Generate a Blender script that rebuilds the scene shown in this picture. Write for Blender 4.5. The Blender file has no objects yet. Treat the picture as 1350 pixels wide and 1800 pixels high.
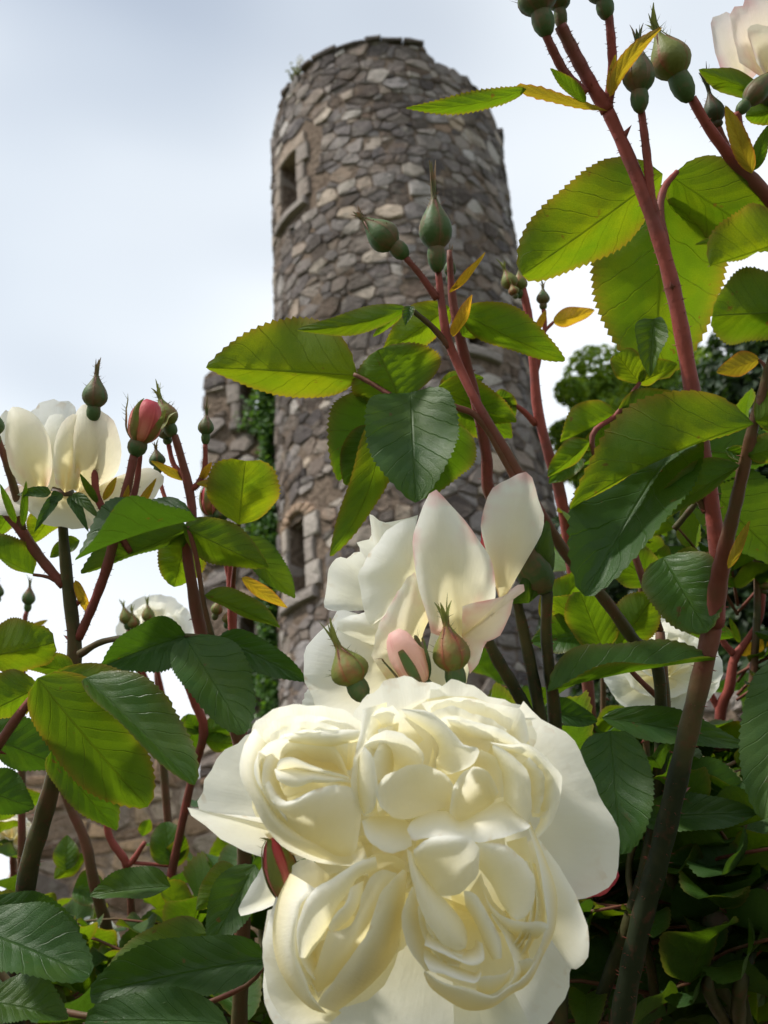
import bpy, math, random
import numpy as np
from mathutils import Vector

# ------------------------------------------------------------------ camera, sky, sun, exposure
SC = bpy.context.scene
COL = SC.collection
FPX, PITCH, ROLL = 1800.0, math.radians(24.5), math.radians(3.8)
CAMP = np.array((0.0, 0.0, 1.35))
FW = np.array((0, math.cos(PITCH), math.sin(PITCH)))
R0 = np.array((1.0, 0, 0)); U0 = np.array((0, -math.sin(PITCH), math.cos(PITCH)))
RT = R0 * math.cos(ROLL) - U0 * math.sin(ROLL)
UP = U0 * math.cos(ROLL) + R0 * math.sin(ROLL)
cd = bpy.data.cameras.new('camera'); cam = bpy.data.objects.new('camera', cd); COL.objects.link(cam)
cd.sensor_fit = 'HORIZONTAL'; cd.sensor_width = 36.0; cd.lens = 36.0 * FPX / 1350
cd.clip_start = 0.02; cd.clip_end = 2000
cd.dof.use_dof = True; cd.dof.focus_distance = 0.405; cd.dof.aperture_fstop = 31
from mathutils import Matrix
cam.matrix_world = Matrix(((RT[0], UP[0], -FW[0], CAMP[0]), (RT[1], UP[1], -FW[1], CAMP[1]), (RT[2], UP[2], -FW[2], CAMP[2]), (0, 0, 0, 1)))
SC.camera = cam
SUN_AZ, SUN_EL = math.radians(251), math.radians(55)      # azimuth clockwise from +Y: behind the camera, to its left
sd = np.array((math.sin(SUN_AZ) * math.cos(SUN_EL), math.cos(SUN_AZ) * math.cos(SUN_EL), math.sin(SUN_EL)))
sl = bpy.data.lights.new('sun', 'SUN'); sl.energy = 3.7; sl.angle = math.radians(5.0); sl.color = (1.0, 0.96, 0.89)
so = bpy.data.objects.new('sun', sl); COL.objects.link(so)
so.rotation_euler = Vector(-sd).to_track_quat('-Z', 'Y').to_euler()
W = bpy.data.worlds.new('World'); SC.world = W; W.use_nodes = True
nt = W.node_tree; nt.nodes.clear()
def nd(t, typ, **kw):
    n = t.nodes.new(typ)
    for k, v in kw.items():
        if k.startswith('in_'):
            n.inputs[k[3:].replace('_', ' ')].default_value = v
        else: setattr(n, k, v)
    return n
sky = nd(nt, 'ShaderNodeTexSky', sky_type='NISHITA', sun_disc=False)
sky.sun_elevation = SUN_EL; sky.sun_rotation = SUN_AZ; sky.air_density = 1.0; sky.dust_density = 1.5
sk = nd(nt, 'ShaderNodeVectorMath', operation='SCALE'); sk.inputs['Scale'].default_value = 0.10
nt.links.new(sky.outputs[0], sk.inputs[0])
tc = nd(nt, 'ShaderNodeTexCoord')
mp = nd(nt, 'ShaderNodeMapping'); mp.inputs['Scale'].default_value = (1.0, 1.0, 1.7); mp.inputs['Location'].default_value = (0.35, 0.1, 0.2)
nt.links.new(tc.outputs['Generated'], mp.inputs[0])
n1 = nd(nt, 'ShaderNodeTexNoise', in_Scale=1.5, in_Detail=2.5, in_Roughness=0.45, in_Distortion=0.2)
nt.links.new(mp.outputs[0], n1.inputs['Vector'])
cr = nd(nt, 'ShaderNodeValToRGB'); cr.color_ramp.elements[0].position = 0.30; cr.color_ramp.elements[0].color = (0.30,) * 3 + (1,)
cr.color_ramp.elements[1].position = 0.58; cr.color_ramp.elements[1].color = (0.97,) * 3 + (1,)
nt.links.new(n1.outputs['Fac'], cr.inputs[0])
n2 = nd(nt, 'ShaderNodeTexNoise', in_Scale=1.5, in_Detail=2.0, in_Roughness=0.5)
nt.links.new(mp.outputs[0], n2.inputs['Vector'])
cc = nd(nt, 'ShaderNodeValToRGB'); cc.color_ramp.elements[0].position = 0.3; cc.color_ramp.elements[0].color = (0.72, 0.80, 0.87, 1)
cc.color_ramp.elements[1].position = 0.62; cc.color_ramp.elements[1].color = (0.83, 0.87, 0.905, 1)
nt.links.new(n2.outputs['Fac'], cc.inputs[0])
mx = nd(nt, 'ShaderNodeMix', data_type='RGBA')
nt.links.new(cr.outputs[0], mx.inputs['Factor']); nt.links.new(sk.outputs[0], mx.inputs['A']); nt.links.new(cc.outputs[0], mx.inputs['B'])
bg = nd(nt, 'ShaderNodeBackground'); nt.links.new(mx.outputs['Result'], bg.inputs[0]); bg.inputs[1].default_value = 1.0
wo = nd(nt, 'ShaderNodeOutputWorld'); nt.links.new(bg.outputs[0], wo.inputs[0])
vs = SC.view_settings; vs.view_transform = 'Standard'; vs.look = 'None'; vs.exposure = 0.32; vs.gamma = 1.0; vs.use_curve_mapping = False
SC.render.engine = 'CYCLES'
cy = SC.cycles; cy.use_denoising = True; cy.max_bounces = 10; cy.diffuse_bounces = 5; cy.transmission_bounces = 6; cy.glossy_bounces = 3
cy.use_adaptive_sampling = True; cy.adaptive_threshold = 0.015; cy.sample_clamp_indirect = 8
SC.render.filter_size = 1.5

# ------------------------------------------------------------------ helpers
rnd = random.Random(7)
def at(x, y, d):
    """the place d metres in front of the lens along the viewing axis that the photograph shows at (x, y)"""
    return CAMP + FW * d + RT * ((x - 675) / FPX * d) + UP * ((900 - y) / FPX * d)
def px(P):
    v = np.asarray(P, float) - CAMP; z = v @ FW
    return 675 + (v @ RT) / z * FPX, 900 - (v @ UP) / z * FPX, z
def ray(x, y):
    v = FW + RT * ((x - 675) / FPX) + UP * ((900 - y) / FPX); return v / np.linalg.norm(v)
def unit(v):
    v = np.asarray(v, float); n = np.linalg.norm(v); return v / n if n > 1e-12 else v
def props(o, label=None, cat=None, group=None, kind=None):
    if label: o['label'] = label
    if cat: o['category'] = cat
    if group: o['group'] = group
    if kind: o['kind'] = kind
    return o
def mesh(name, V, F, mat, attrs=None, smooth=True):
    me = bpy.data.meshes.new(name); me.from_pydata([tuple(v) for v in V], [], F)
    if mat: me.materials.append(mat)
    for k, a in (attrs or {}).items():
        if np.ndim(a) == 2:
            t = me.attributes.new(k, 'FLOAT_VECTOR', 'POINT'); t.data.foreach_set('vector', np.asarray(a, float).ravel())
        else:
            t = me.attributes.new(k, 'FLOAT', 'POINT'); t.data.foreach_set('value', np.asarray(a, float))
    if smooth: me.polygons.foreach_set('use_smooth', [True] * len(me.polygons))
    me.update(); return me
def obj(name, me, parent=None):
    o = bpy.data.objects.new(name, me); COL.objects.link(o)
    if parent is not None:
        o.parent = parent; o.matrix_parent_inverse = Matrix.Translation(-PLOC[parent.name])
        PLOC[o.name] = Vector((0, 0, 0)) + PLOC[parent.name] * 0
        PLOC[o.name] = Vector((0, 0, 0))
    else: PLOC[o.name] = Vector((0, 0, 0))
    return o
PLOC = {}
def thing(name, loc, label, cat, group=None):
    o = bpy.data.objects.new(name, None); COL.objects.link(o); o.location = loc; o.empty_display_size = 0.05
    PLOC[o.name] = Vector(loc); return props(o, label, cat, group)
def cat_rom(P, n):
    """smooth curve through the points P, n samples"""
    P = np.asarray(P, float)
    if len(P) == 1: return np.repeat(P, n, 0)
    if len(P) == 2: return P[0] + (P[1] - P[0]) * np.linspace(0, 1, n)[:, None]
    sgl = np.linalg.norm(np.diff(P[:, :2], axis=0), axis=1) if P.shape[1] > 2 else np.linalg.norm(np.diff(P, axis=0), axis=1)
    sgl = np.maximum(sgl, 1e-9) ** 0.7; k = np.concatenate(([0], np.cumsum(sgl))); k /= k[-1]
    Q = np.vstack((2 * P[0] - P[1], P, 2 * P[-1] - P[-2]))
    out = []
    for t in np.linspace(0, 1, n):
        i = min(max(int(np.searchsorted(k, t, 'right')) - 1, 0), len(P) - 2)
        f = (t - k[i]) / (k[i + 1] - k[i]); a, b, c, d = Q[i:i + 4]
        out.append(0.5 * (2 * b + (c - a) * f + (2 * a - 5 * b + 4 * c - d) * f * f + (3 * b - a - 3 * c + d) * f ** 3))
    return np.array(out)
def grid_faces(n, m, off=0):
    return [(off + i * m + j, off + i * m + j + 1, off + (i + 1) * m + j + 1, off + (i + 1) * m + j) for i in range(n - 1) for j in range(m - 1)]

# ------------------------------------------------------------------ materials
def material(name):
    m = bpy.data.materials.new(name); m.use_nodes = True; t = m.node_tree; t.nodes.clear()
    out = nd(t, 'ShaderNodeOutputMaterial'); return m, t, out
def attr(t, name): return nd(t, 'ShaderNodeAttribute', attribute_name=name)
def ramp(t, fac, stops, interp='LINEAR'):
    r = nd(t, 'ShaderNodeValToRGB'); cr = r.color_ramp; cr.interpolation = interp
    while len(cr.elements) < len(stops): cr.elements.new(0.5)
    for e, (p, c) in zip(cr.elements, stops): e.position = p; e.color = tuple(c) + (1,) if len(c) == 3 else c
    t.links.new(fac, r.inputs[0]); return r.outputs[0]
def mixc(t, fac, a, b, blend='MIX'):
    m = nd(t, 'ShaderNodeMix', data_type='RGBA', blend_type=blend)
    for s, v in (('Factor', fac), ('A', a), ('B', b)):
        if hasattr(v, 'node'): t.links.new(v, m.inputs[s])
        elif s == 'Factor': m.inputs[s].default_value = v
        else: m.inputs[s].default_value = tuple(v) + (1,)
    return m.outputs['Result']
def mth(t, op, a, b=0.0, c=0.0):
    m = nd(t, 'ShaderNodeMath', operation=op)
    for i, v in enumerate((a, b, c)):
        if hasattr(v, 'node'): t.links.new(v, m.inputs[i])
        else: m.inputs[i].default_value = v
    return m.outputs[0]
def noise(t, scale, detail=4.0, vec=None, rough=0.55, dist=0.0):
    n = nd(t, 'ShaderNodeTexNoise', in_Scale=scale, in_Detail=detail, in_Roughness=rough, in_Distortion=dist)
    if vec is None:
        g = nd(t, 'ShaderNodeNewGeometry'); vec = g.outputs['Position']
    t.links.new(vec, n.inputs['Vector']); return n.outputs['Fac']
def bump(t, h, strength, dist):
    b = nd(t, 'ShaderNodeBump', in_Strength=strength, in_Distance=dist); t.links.new(h, b.inputs['Height']); return b.outputs[0]
def bsdf(t, col, rough, nrm=None, spec=0.5):
    p = nd(t, 'ShaderNodeBsdfPrincipled')
    if hasattr(col, 'node'): t.links.new(col, p.inputs['Base Color'])
    else: p.inputs['Base Color'].default_value = tuple(col) + (1,)
    if hasattr(rough, 'node'): t.links.new(rough, p.inputs['Roughness'])
    else: p.inputs['Roughness'].default_value = rough
    p.inputs['Specular IOR Level'].default_value = spec
    if nrm is not None: t.links.new(nrm, p.inputs['Normal'])
    return p

def leaf_material(name, top, under, through, edge, gloss=0.42, tl=0.45):
    """rose leaf: u runs along the midrib, v across; veins from u and v; light passes through the blade"""
    m, t, out = material(name)
    uv = attr(t, 'luv'); sp = nd(t, 'ShaderNodeSeparateXYZ'); t.links.new(uv.outputs['Vector'], sp.inputs[0])
    u, v, ln = sp.outputs[0], sp.outputs[1], sp.outputs[2]
    av = mth(t, 'ABSOLUTE', v)
    mid = mth(t, 'SUBTRACT', 1.0, mth(t, 'SMOOTH_MIN', mth(t, 'DIVIDE', av, 0.035), 1.0, 0.1))
    tcn = nd(t, 'ShaderNodeTexCoord')
    wob = mth(t, 'MULTIPLY', mth(t, 'SUBTRACT', noise(t, 90.0, 2.0, tcn.outputs['Object']), 0.5), 0.45)
    sgn = mth(t, 'MULTIPLY', mth(t, 'GREATER_THAN', v, 0.0), 0.37)
    saw = mth(t, 'FRACT', mth(t, 'ADD', mth(t, 'ADD', wob, sgn), mth(t, 'SUBTRACT', mth(t, 'MULTIPLY', u, 6.3), mth(t, 'MULTIPLY', mth(t, 'POWER', av, 0.8), 1.9))))
    lat = mth(t, 'SUBTRACT', 1.0, mth(t, 'MINIMUM', mth(t, 'DIVIDE', mth(t, 'ABSOLUTE', mth(t, 'SUBTRACT', saw, 0.5)), 0.035), 1.0))
    vein = mth(t, 'MAXIMUM', mid, mth(t, 'MULTIPLY', lat, 0.75))
    vo = nd(t, 'ShaderNodeTexVoronoi', feature='DISTANCE_TO_EDGE', in_Scale=1300.0); t.links.new(tcn.outputs['Object'], vo.inputs['Vector'])
    net = mth(t, 'SUBTRACT', 1.0, mth(t, 'MINIMUM', mth(t, 'DIVIDE', vo.outputs['Distance'], 0.16), 1.0))
    blotch = noise(t, 60.0, 4.0, tcn.outputs['Object'])
    oi = nd(t, 'ShaderNodeObjectInfo')
    geo = nd(t, 'ShaderNodeNewGeometry')
    e = mth(t, 'POWER', av, 7.0)
    var = mth(t, 'ADD', mth(t, 'MULTIPLY', blotch, 0.9), mth(t, 'MULTIPLY', oi.outputs['Random'], 0.45))
    def shade(c, k):
        lo = tuple(x * (1 - 0.32 * k) for x in c); hi = (min(c[0] * (1 + 0.85 * k), 1), min(c[1] * (1 + 0.28 * k), 1), c[2] * (1 - 0.1 * k))
        return ramp(t, var, [(0.25, lo), (0.62, c), (1.0, hi)])
    ct = mixc(t, mth(t, 'MULTIPLY', vein, 0.30), shade(top, 1.0), (top[0] * 1.7 + .01, top[1] * 1.5 + .01, top[2] * 1.6))
    cu = mixc(t, mth(t, 'MULTIPLY', vein, 0.35), shade(under, 0.8), (under[0] * 1.6 + .05, under[1] * 1.3, under[2] * 1.2))
    cs = mixc(t, geo.outputs['Backfacing'], ct, cu)
    cs = mixc(t, mth(t, 'MULTIPLY', e, 0.6), cs, edge)
    ctr = shade(through, 0.9)
    ctr = mixc(t, mth(t, 'MULTIPLY', vein, 0.75), ctr, (through[0] * 0.75, through[1] * 0.6, through[2] * 0.5))
    ctr = mixc(t, mth(t, 'MULTIPLY', net, 0.42), ctr, (through[0] * 0.6, through[1] * 0.66, through[2] * 0.6))
    spot = mth(t, 'MINIMUM', mth(t, 'MULTIPLY', mth(t, 'MAXIMUM', mth(t, 'SUBTRACT', noise(t, 170.0, 2.0, tcn.outputs['Object']), 0.70), 0.0), 14.0), 0.8)
    cs = mixc(t, spot, cs, (0.10, 0.055, 0.02)); ctr = mixc(t, spot, ctr, (0.22, 0.11, 0.01))
    ctr = mixc(t, mth(t, 'MULTIPLY', e, 0.7), ctr, (edge[0] * 1.8, edge[1] * 1.8, edge[2]))
    hgt = mth(t, 'ADD', mth(t, 'MULTIPLY', vein, -1.0), mth(t, 'ADD', mth(t, 'MULTIPLY', net, -0.09), mth(t, 'MULTIPLY', mth(t, 'ADD', mth(t, 'SINE', mth(t, 'MULTIPLY', saw, 3.14159)), blotch), 0.42)))
    nb = bump(t, hgt, 0.50, 0.0009)
    rg = mth(t, 'ADD', mth(t, 'MULTIPLY', geo.outputs['Backfacing'], 0.3), mth(t, 'ADD', gloss - 0.06, mth(t, 'MULTIPLY', blotch, 0.16)))
    p = bsdf(t, cs, rg, nb, 0.34)
    tr = nd(t, 'ShaderNodeBsdfTranslucent'); t.links.new(ctr, tr.inputs[0]); t.links.new(nb, tr.inputs['Normal'])
    ms = nd(t, 'ShaderNodeMixShader'); ms.inputs[0].default_value = tl
    t.links.new(p.outputs[0], ms.inputs[1]); t.links.new(tr.outputs[0], ms.inputs[2]); t.links.new(ms.outputs[0], out.inputs[0])
    return m
LEAF = {
 'y': leaf_material('leaf_young', (0.055, 0.13, 0.012), (0.062, 0.125, 0.012), (0.185, 0.31, 0.006), (0.22, 0.12, 0.02), 0.45, 0.50),
 'g': leaf_material('leaf_green', (0.035, 0.095, 0.015), (0.045, 0.10, 0.012), (0.135, 0.26, 0.005), (0.16, 0.12, 0.03), 0.40, 0.44),
 'd': leaf_material('leaf_mature', (0.026, 0.074, 0.013), (0.04, 0.09, 0.015), (0.10, 0.215, 0.008), (0.04, 0.08, 0.015), 0.46, 0.34),
 'b': leaf_material('leaf_bronze', (0.17, 0.13, 0.025), (0.20, 0.15, 0.03), (0.60, 0.44, 0.02), (0.40, 0.10, 0.03), 0.42, 0.5),
}
def petal_material(name, inner, rim, through, blush=None, tl=0.52):
    """rose petal: t runs from the base of the petal to its rim (pigment), fine lengthwise grain"""
    m, t, out = material(name)
    uv = attr(t, 'luv'); sp = nd(t, 'ShaderNodeSeparateXYZ'); t.links.new(uv.outputs['Vector'], sp.inputs[0])
    s, tt = sp.outputs[0], sp.outputs[1]
    tcn = nd(t, 'ShaderNodeTexCoord')
    bl = noise(t, 55.0, 3.0, tcn.outputs['Object'])
    f = mth(t, 'ADD', tt, mth(t, 'MULTIPLY', mth(t, 'SUBTRACT', bl, 0.5), 0.35))
    col = ramp(t, f, [(0.05, inner), (0.55, tuple(0.35 * a + 0.65 * b for a, b in zip(inner, rim))), (0.95, rim)])
    thr = ramp(t, f, [(0.05, tuple(a * b for a, b in zip(through, (1.0, 0.93, 0.62)))), (0.9, through)])
    if blush:
        bn = noise(t, 75.0, 2.0, tcn.outputs['Object'])
        es = mth(t, 'POWER', mth(t, 'ABSOLUTE', mth(t, 'SUBTRACT', mth(t, 'MULTIPLY', s, 2.0), 1.0)), 3.0)
        ef = mth(t, 'MAXIMUM', es, mth(t, 'POWER', tt, 8.0))
        k = mth(t, 'MULTIPLY', ef, mth(t, 'MULTIPLY', mth(t, 'MAXIMUM', mth(t, 'SUBTRACT', bn, blush[3]), 0.0), 4.0))
        k = mth(t, 'MINIMUM', k, 0.85)
        col = mixc(t, k, col, blush[:3]); thr = mixc(t, k, thr, blush[:3])
    else:
        bn = noise(t, 160.0, 2.0, tcn.outputs['Object'])
        k = mth(t, 'MULTIPLY', mth(t, 'POWER', tt, 14.0), mth(t, 'MINIMUM', mth(t, 'MULTIPLY', mth(t, 'MAXIMUM', mth(t, 'SUBTRACT', bn, 0.60), 0.0), 9.0), 0.7))
        col = mixc(t, k, col, (0.55, 0.33, 0.12))
    gr = nd(t, 'ShaderNodeCombineXYZ'); t.links.new(mth(t, 'MULTIPLY', s, 55.0), gr.inputs[0]); t.links.new(mth(t, 'MULTIPLY', tt, 4.0), gr.inputs[1])
    gn = noise(t, 1.0, 3.0, gr.outputs[0])
    soft = noise(t, 130.0, 3.0, tcn.outputs['Object'])
    col = mixc(t, mth(t, 'MULTIPLY', mth(t, 'MAXIMUM', mth(t, 'SUBTRACT', gn, 0.5), 0.0), 0.55), col, (0.80, 0.74, 0.55))
    nb = bump(t, mth(t, 'ADD', mth(t, 'MULTIPLY', gn, 0.5), mth(t, 'MULTIPLY', soft, 1.6)), 0.22, 0.0010)
    p = bsdf(t, col, 0.52, nb, 0.3)
    p.inputs['Sheen Weight'].default_value = 0.08
    tr = nd(t, 'ShaderNodeBsdfTranslucent'); t.links.new(thr, tr.inputs[0]); t.links.new(nb, tr.inputs['Normal'])
    ms = nd(t, 'ShaderNodeMixShader'); ms.inputs[0].default_value = tl
    t.links.new(p.outputs[0], ms.inputs[1]); t.links.new(tr.outputs[0], ms.inputs[2]); t.links.new(ms.outputs[0], out.inputs[0])
    return m
PET = {
 'w': petal_material('petal_cream', (0.93, 0.85, 0.58), (0.95, 0.95, 0.92), (0.95, 0.94, 0.84)),
 'p': petal_material('petal_blush', (0.90, 0.76, 0.32), (0.92, 0.91, 0.86), (0.93, 0.89, 0.72), (0.80, 0.32, 0.32, 0.47)),
 'k': petal_material('petal_pale_pink', (0.92, 0.86, 0.66), (0.92, 0.84, 0.80), (0.93, 0.85, 0.78), (0.82, 0.36, 0.38, 0.40)),
 'q': petal_material('petal_pink', (0.88, 0.72, 0.55), (0.86, 0.58, 0.54), (0.90, 0.66, 0.58), (0.78, 0.26, 0.30, 0.42)),
 'r': petal_material('petal_red', (0.78, 0.36, 0.24), (0.58, 0.06, 0.09), (0.68, 0.12, 0.12), (0.40, 0.02, 0.05, 0.38), 0.3),
}
def stem_material():
    m, t, out = material('stem')
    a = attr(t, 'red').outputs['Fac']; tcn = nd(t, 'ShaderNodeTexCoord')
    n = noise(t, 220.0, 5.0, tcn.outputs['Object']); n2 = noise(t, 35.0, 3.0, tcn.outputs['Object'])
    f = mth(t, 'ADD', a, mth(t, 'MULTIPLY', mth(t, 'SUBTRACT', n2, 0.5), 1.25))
    col = ramp(t, f, [(0.0, (0.018, 0.024, 0.010)), (0.35, (0.075, 0.066, 0.025)), (0.62, (0.14, 0.062, 0.034)), (0.90, (0.205, 0.056, 0.046)), (1.0, (0.27, 0.062, 0.046))])  # darkest stop also carries the painted shade of the tallest cane's lower part
    col = mixc(t, mth(t, 'MULTIPLY', mth(t, 'MAXIMUM', mth(t, 'SUBTRACT', n, 0.55), 0.0), 2.4), col, (0.14, 0.035, 0.03))
    p = bsdf(t, col, 0.58, bump(t, n, 0.6, 0.0007), 0.22)
    p.inputs['Subsurface Weight'].default_value = 0.0
    t.links.new(p.outputs[0], out.inputs[0]); return m
STEM = stem_material()
def sepal_material(name, ca, cb, updir=-0.15):
    m, t, out = material(name)
    uv = attr(t, 'luv'); sp = nd(t, 'ShaderNodeSeparateXYZ'); t.links.new(uv.outputs['Vector'], sp.inputs[0])
    tcn = nd(t, 'ShaderNodeTexCoord'); n = noise(t, 120.0, 4.0, tcn.outputs['Object']); n2 = noise(t, 700.0, 3.0, tcn.outputs['Object'])
    es = mth(t, 'POWER', mth(t, 'ABSOLUTE', mth(t, 'SUBTRACT', mth(t, 'MULTIPLY', sp.outputs[0], 2.0), 1.0)), 4.0)
    up = mth(t, 'POWER', sp.outputs[1], 3.0)
    f = mth(t, 'ADD', mth(t, 'MULTIPLY', n, 1.0), mth(t, 'SUBTRACT', mth(t, 'MULTIPLY', es, 0.2), mth(t, 'MULTIPLY', up, updir)))
    col = ramp(t, f, [(0.49, ca), (0.66, tuple((a + b) / 2 for a, b in zip(ca, cb))), (0.95, cb)])
    p = bsdf(t, col, 0.55, bump(t, n2, 0.4, 0.0005), 0.35)
    tr = nd(t, 'ShaderNodeBsdfTranslucent'); t.links.new(col, tr.inputs[0])
    ms = nd(t, 'ShaderNodeMixShader'); ms.inputs[0].default_value = 0.2
    t.links.new(p.outputs[0], ms.inputs[1]); t.links.new(tr.outputs[0], ms.inputs[2]); t.links.new(ms.outputs[0], out.inputs[0]); return m
SEP = {'g': sepal_material('sepal_green', (0.075, 0.13, 0.04), (0.26, 0.11, 0.07)),
       'r': sepal_material('sepal_red', (0.17, 0.19, 0.04), (0.36, 0.065, 0.05), 0.35),
       'd': sepal_material('sepal_dark', (0.05, 0.07, 0.03), (0.14, 0.05, 0.04))}

# ------------------------------------------------------------------ plant builders
def tube(pts, sides=9, red=(0.5, 0.5), bristle=0, prickle=0, n=None):
    """pts: (x, y, depth, radius in photo pixels); returns mesh of a tapered stem with bristles"""
    P = np.array([np.append(at(x, y, d), 0.92 * r * d / FPX) for x, y, d, r in pts])
    return tube3(P, sides, red, bristle, prickle, n)
def tube3(P, sides=9, red=(0.5, 0.5), bristle=0, prickle=0, n=None):
    n = n or max(6, 5 * len(P)); C = cat_rom(P, n)
    V, F, A = [], [], []
    t0 = unit(C[1, :3] - C[0, :3]); nrm = unit(np.cross(t0, (0.31, 0.9, 0.2)))
    frames = []
    for i in range(n):
        tg = unit(C[min(i + 1, n - 1), :3] - C[max(i - 1, 0), :3])
        nrm = unit(nrm - tg * (nrm @ tg)); bi = np.cross(tg, nrm); frames.append((tg, nrm, bi))
        f = i / (n - 1); rd = float(np.interp(f, np.linspace(0, 1, len(red)), red))
        wob = 1 + 0.05 * math.sin(i * 1.7)
        for j in range(sides):
            a = 2 * math.pi * j / sides
            V.append(C[i, :3] + (nrm * math.cos(a) + bi * math.sin(a)) * max(C[i, 3], 1e-5) * wob); A.append(rd + 0.12 * math.sin(a))
    for i in range(n - 1):
        for j in range(sides):
            F.append((i * sides + j, i * sides + (j + 1) % sides, (i + 1) * sides + (j + 1) % sides, (i + 1) * sides + j))
    F.append(tuple(range(sides - 1, -1, -1))); F.append(tuple(range((n - 1) * sides, n * sides)))
    def spike(i, a, ln, wd, lean):
        tg, nr, bi = frames[i]; o = nr * math.cos(a) + bi * math.sin(a)
        b = C[i, :3] + o * C[i, 3] * 0.9; s = np.cross(tg, o); k = len(V)
        V.extend([b + tg * wd * 1.6, b - tg * wd * 1.6, b + s * wd, b - s * wd, b + o * ln - tg * ln * lean]); A.extend([0.8] * 4 + [1.0])
        F.extend([(k, k + 2, k + 4), (k + 2, k + 1, k + 4), (k + 1, k + 3, k + 4), (k + 3, k, k + 4)])
    for _ in range(bristle):
        i = rnd.randrange(1, n - 1); r = C[i, 3]; spike(i, rnd.uniform(0, 6.28), rnd.uniform(0.25, 0.6) * r + 2.5e-4, 1.2e-4, rnd.uniform(-.2, .4))
    for _ in range(prickle):
        i = rnd.randrange(1, n - 1); r = C[i, 3]; spike(i, rnd.uniform(0, 6.28), r * rnd.uniform(1.0, 1.6), r * 0.35, 0.5)
    return mesh('stem', V, F, STEM, {'red': A})

def leaf_mesh(b, t, w1, w2, side='u', roll=0.0, kind='g', arch=0.03, wave=0.09, teeth=24, cols=9, bend=0.0, lip=0.0, a=0.60, bb=0.85, sawt=0.034):
    """b, t: base and tip in space; w1/w2: seen half-widths (m) left/right of the way to the tip; roll tilts the blade about its midrib"""
    b = np.asarray(b, float); t = np.asarray(t, float); ax = t - b; ln = np.linalg.norm(ax); ax = ax / ln
    view = unit(CAMP - (b + t) / 2); nv = unit(view - ax * (view @ ax)); lf = unit(np.cross(ax, nv)) * -1.0
    # lf: left of the way to the tip as seen from the camera
    if np.dot(np.cross(ax, lf), nv) < 0: lf = -lf
    r = math.radians(roll); c, s = math.cos(r), math.sin(r)
    lf, nv = lf * c + nv * s, nv * c - lf * s
    c = max(c, 0.2); w1, w2 = w1 / c, w2 / c
    Wd = max(w1, w2) * 1.04
    sg = 1.0 if side == 't' else -1.0
    n = teeth * 2 + 1; pk = (a / (a + bb)) ** a * (bb / (a + bb)) ** bb
    V, UV = [], []
    ph = rnd.uniform(0, 6.28)
    for i in range(n):
        u = i / (n - 1); ue = min(max(u, 0.0), 1.0)
        prof = (max(ue, 1e-4) ** a) * (max(1 - ue, 0) ** bb) / pk
        tooth = (1.0 + sawt * rnd.uniform(.6, 1.3)) if i % 2 else 1.0 - sawt * 0.6
        for j in range(cols):
            v = -1 + 2 * j / (cols - 1); av = abs(v)
            w = (w1 if v > 0 else w2)
            wid = w * prof * av * (1 + (tooth - 1) * (av > 0.99))
            out = math.sqrt(max(Wd * Wd - w * w, 0)) * prof * av * 0.9
            z = sg * (out + 0.14 * Wd * prof * av) + arch * ln * 4 * u * (1 - u)
            z += -sg * lip * Wd * prof * av * av
            z += wave * Wd * math.sin(u * 9 + ph + (1.3 if v > 0 else 0)) * av * av * 2 * prof ** 0.5
            z += sg * 0.030 * Wd * prof * math.sin((u * 6.3 + (.37 if v > 0 else 0) - 1.9 * av ** .8) * 6.283) * av * (1 - av) * 4
            uu = u + (0.012 if (av > 0.99 and i % 2) else 0) - 0.10 * av * av * (1 - u) * u
            V.append(b + ax * ln * uu + lf * (math.copysign(wid, v) if v else 0) + lf * bend * ln * 4 * u * (1 - u) + nv * z)
            UV.append((u, v, ln))
    F = grid_faces(n, cols)
    # the upper face of the leaf looks towards the camera for 't', away for 'u'
    if side == 't': F = [f[::-1] for f in F]
    me = mesh('leaf', V, F, LEAF[kind], {'luv': UV})
    fn = np.mean([p.normal[:] for p in me.polygons], axis=0)
    if (fn @ nv > 0) != (side == 't'): me.flip_normals()
    return me
def leaf(parent, bx, by, tx, ty, d, w1, w2, side='u', kind='y', roll=0, dd=0.0, name='leaf', **kw):
    ln_ = math.hypot(tx - bx, ty - by); sg_ = 1.0 if side == 'u' else -1.0      # blades hold their upper face to the sky
    dd = 0.3 * dd + sg_ * 0.42 * (ty - by) * d / FPX; roll = roll + sg_ * 24.0 * (tx - bx) / ln_
    B, T = at(bx, by, d), at(tx, ty, d + dd)
    k = (d + dd / 2) / FPX
    return obj(name, leaf_mesh(B, T, w1 * k, w2 * k, side, roll, kind, **kw), parent)

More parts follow.
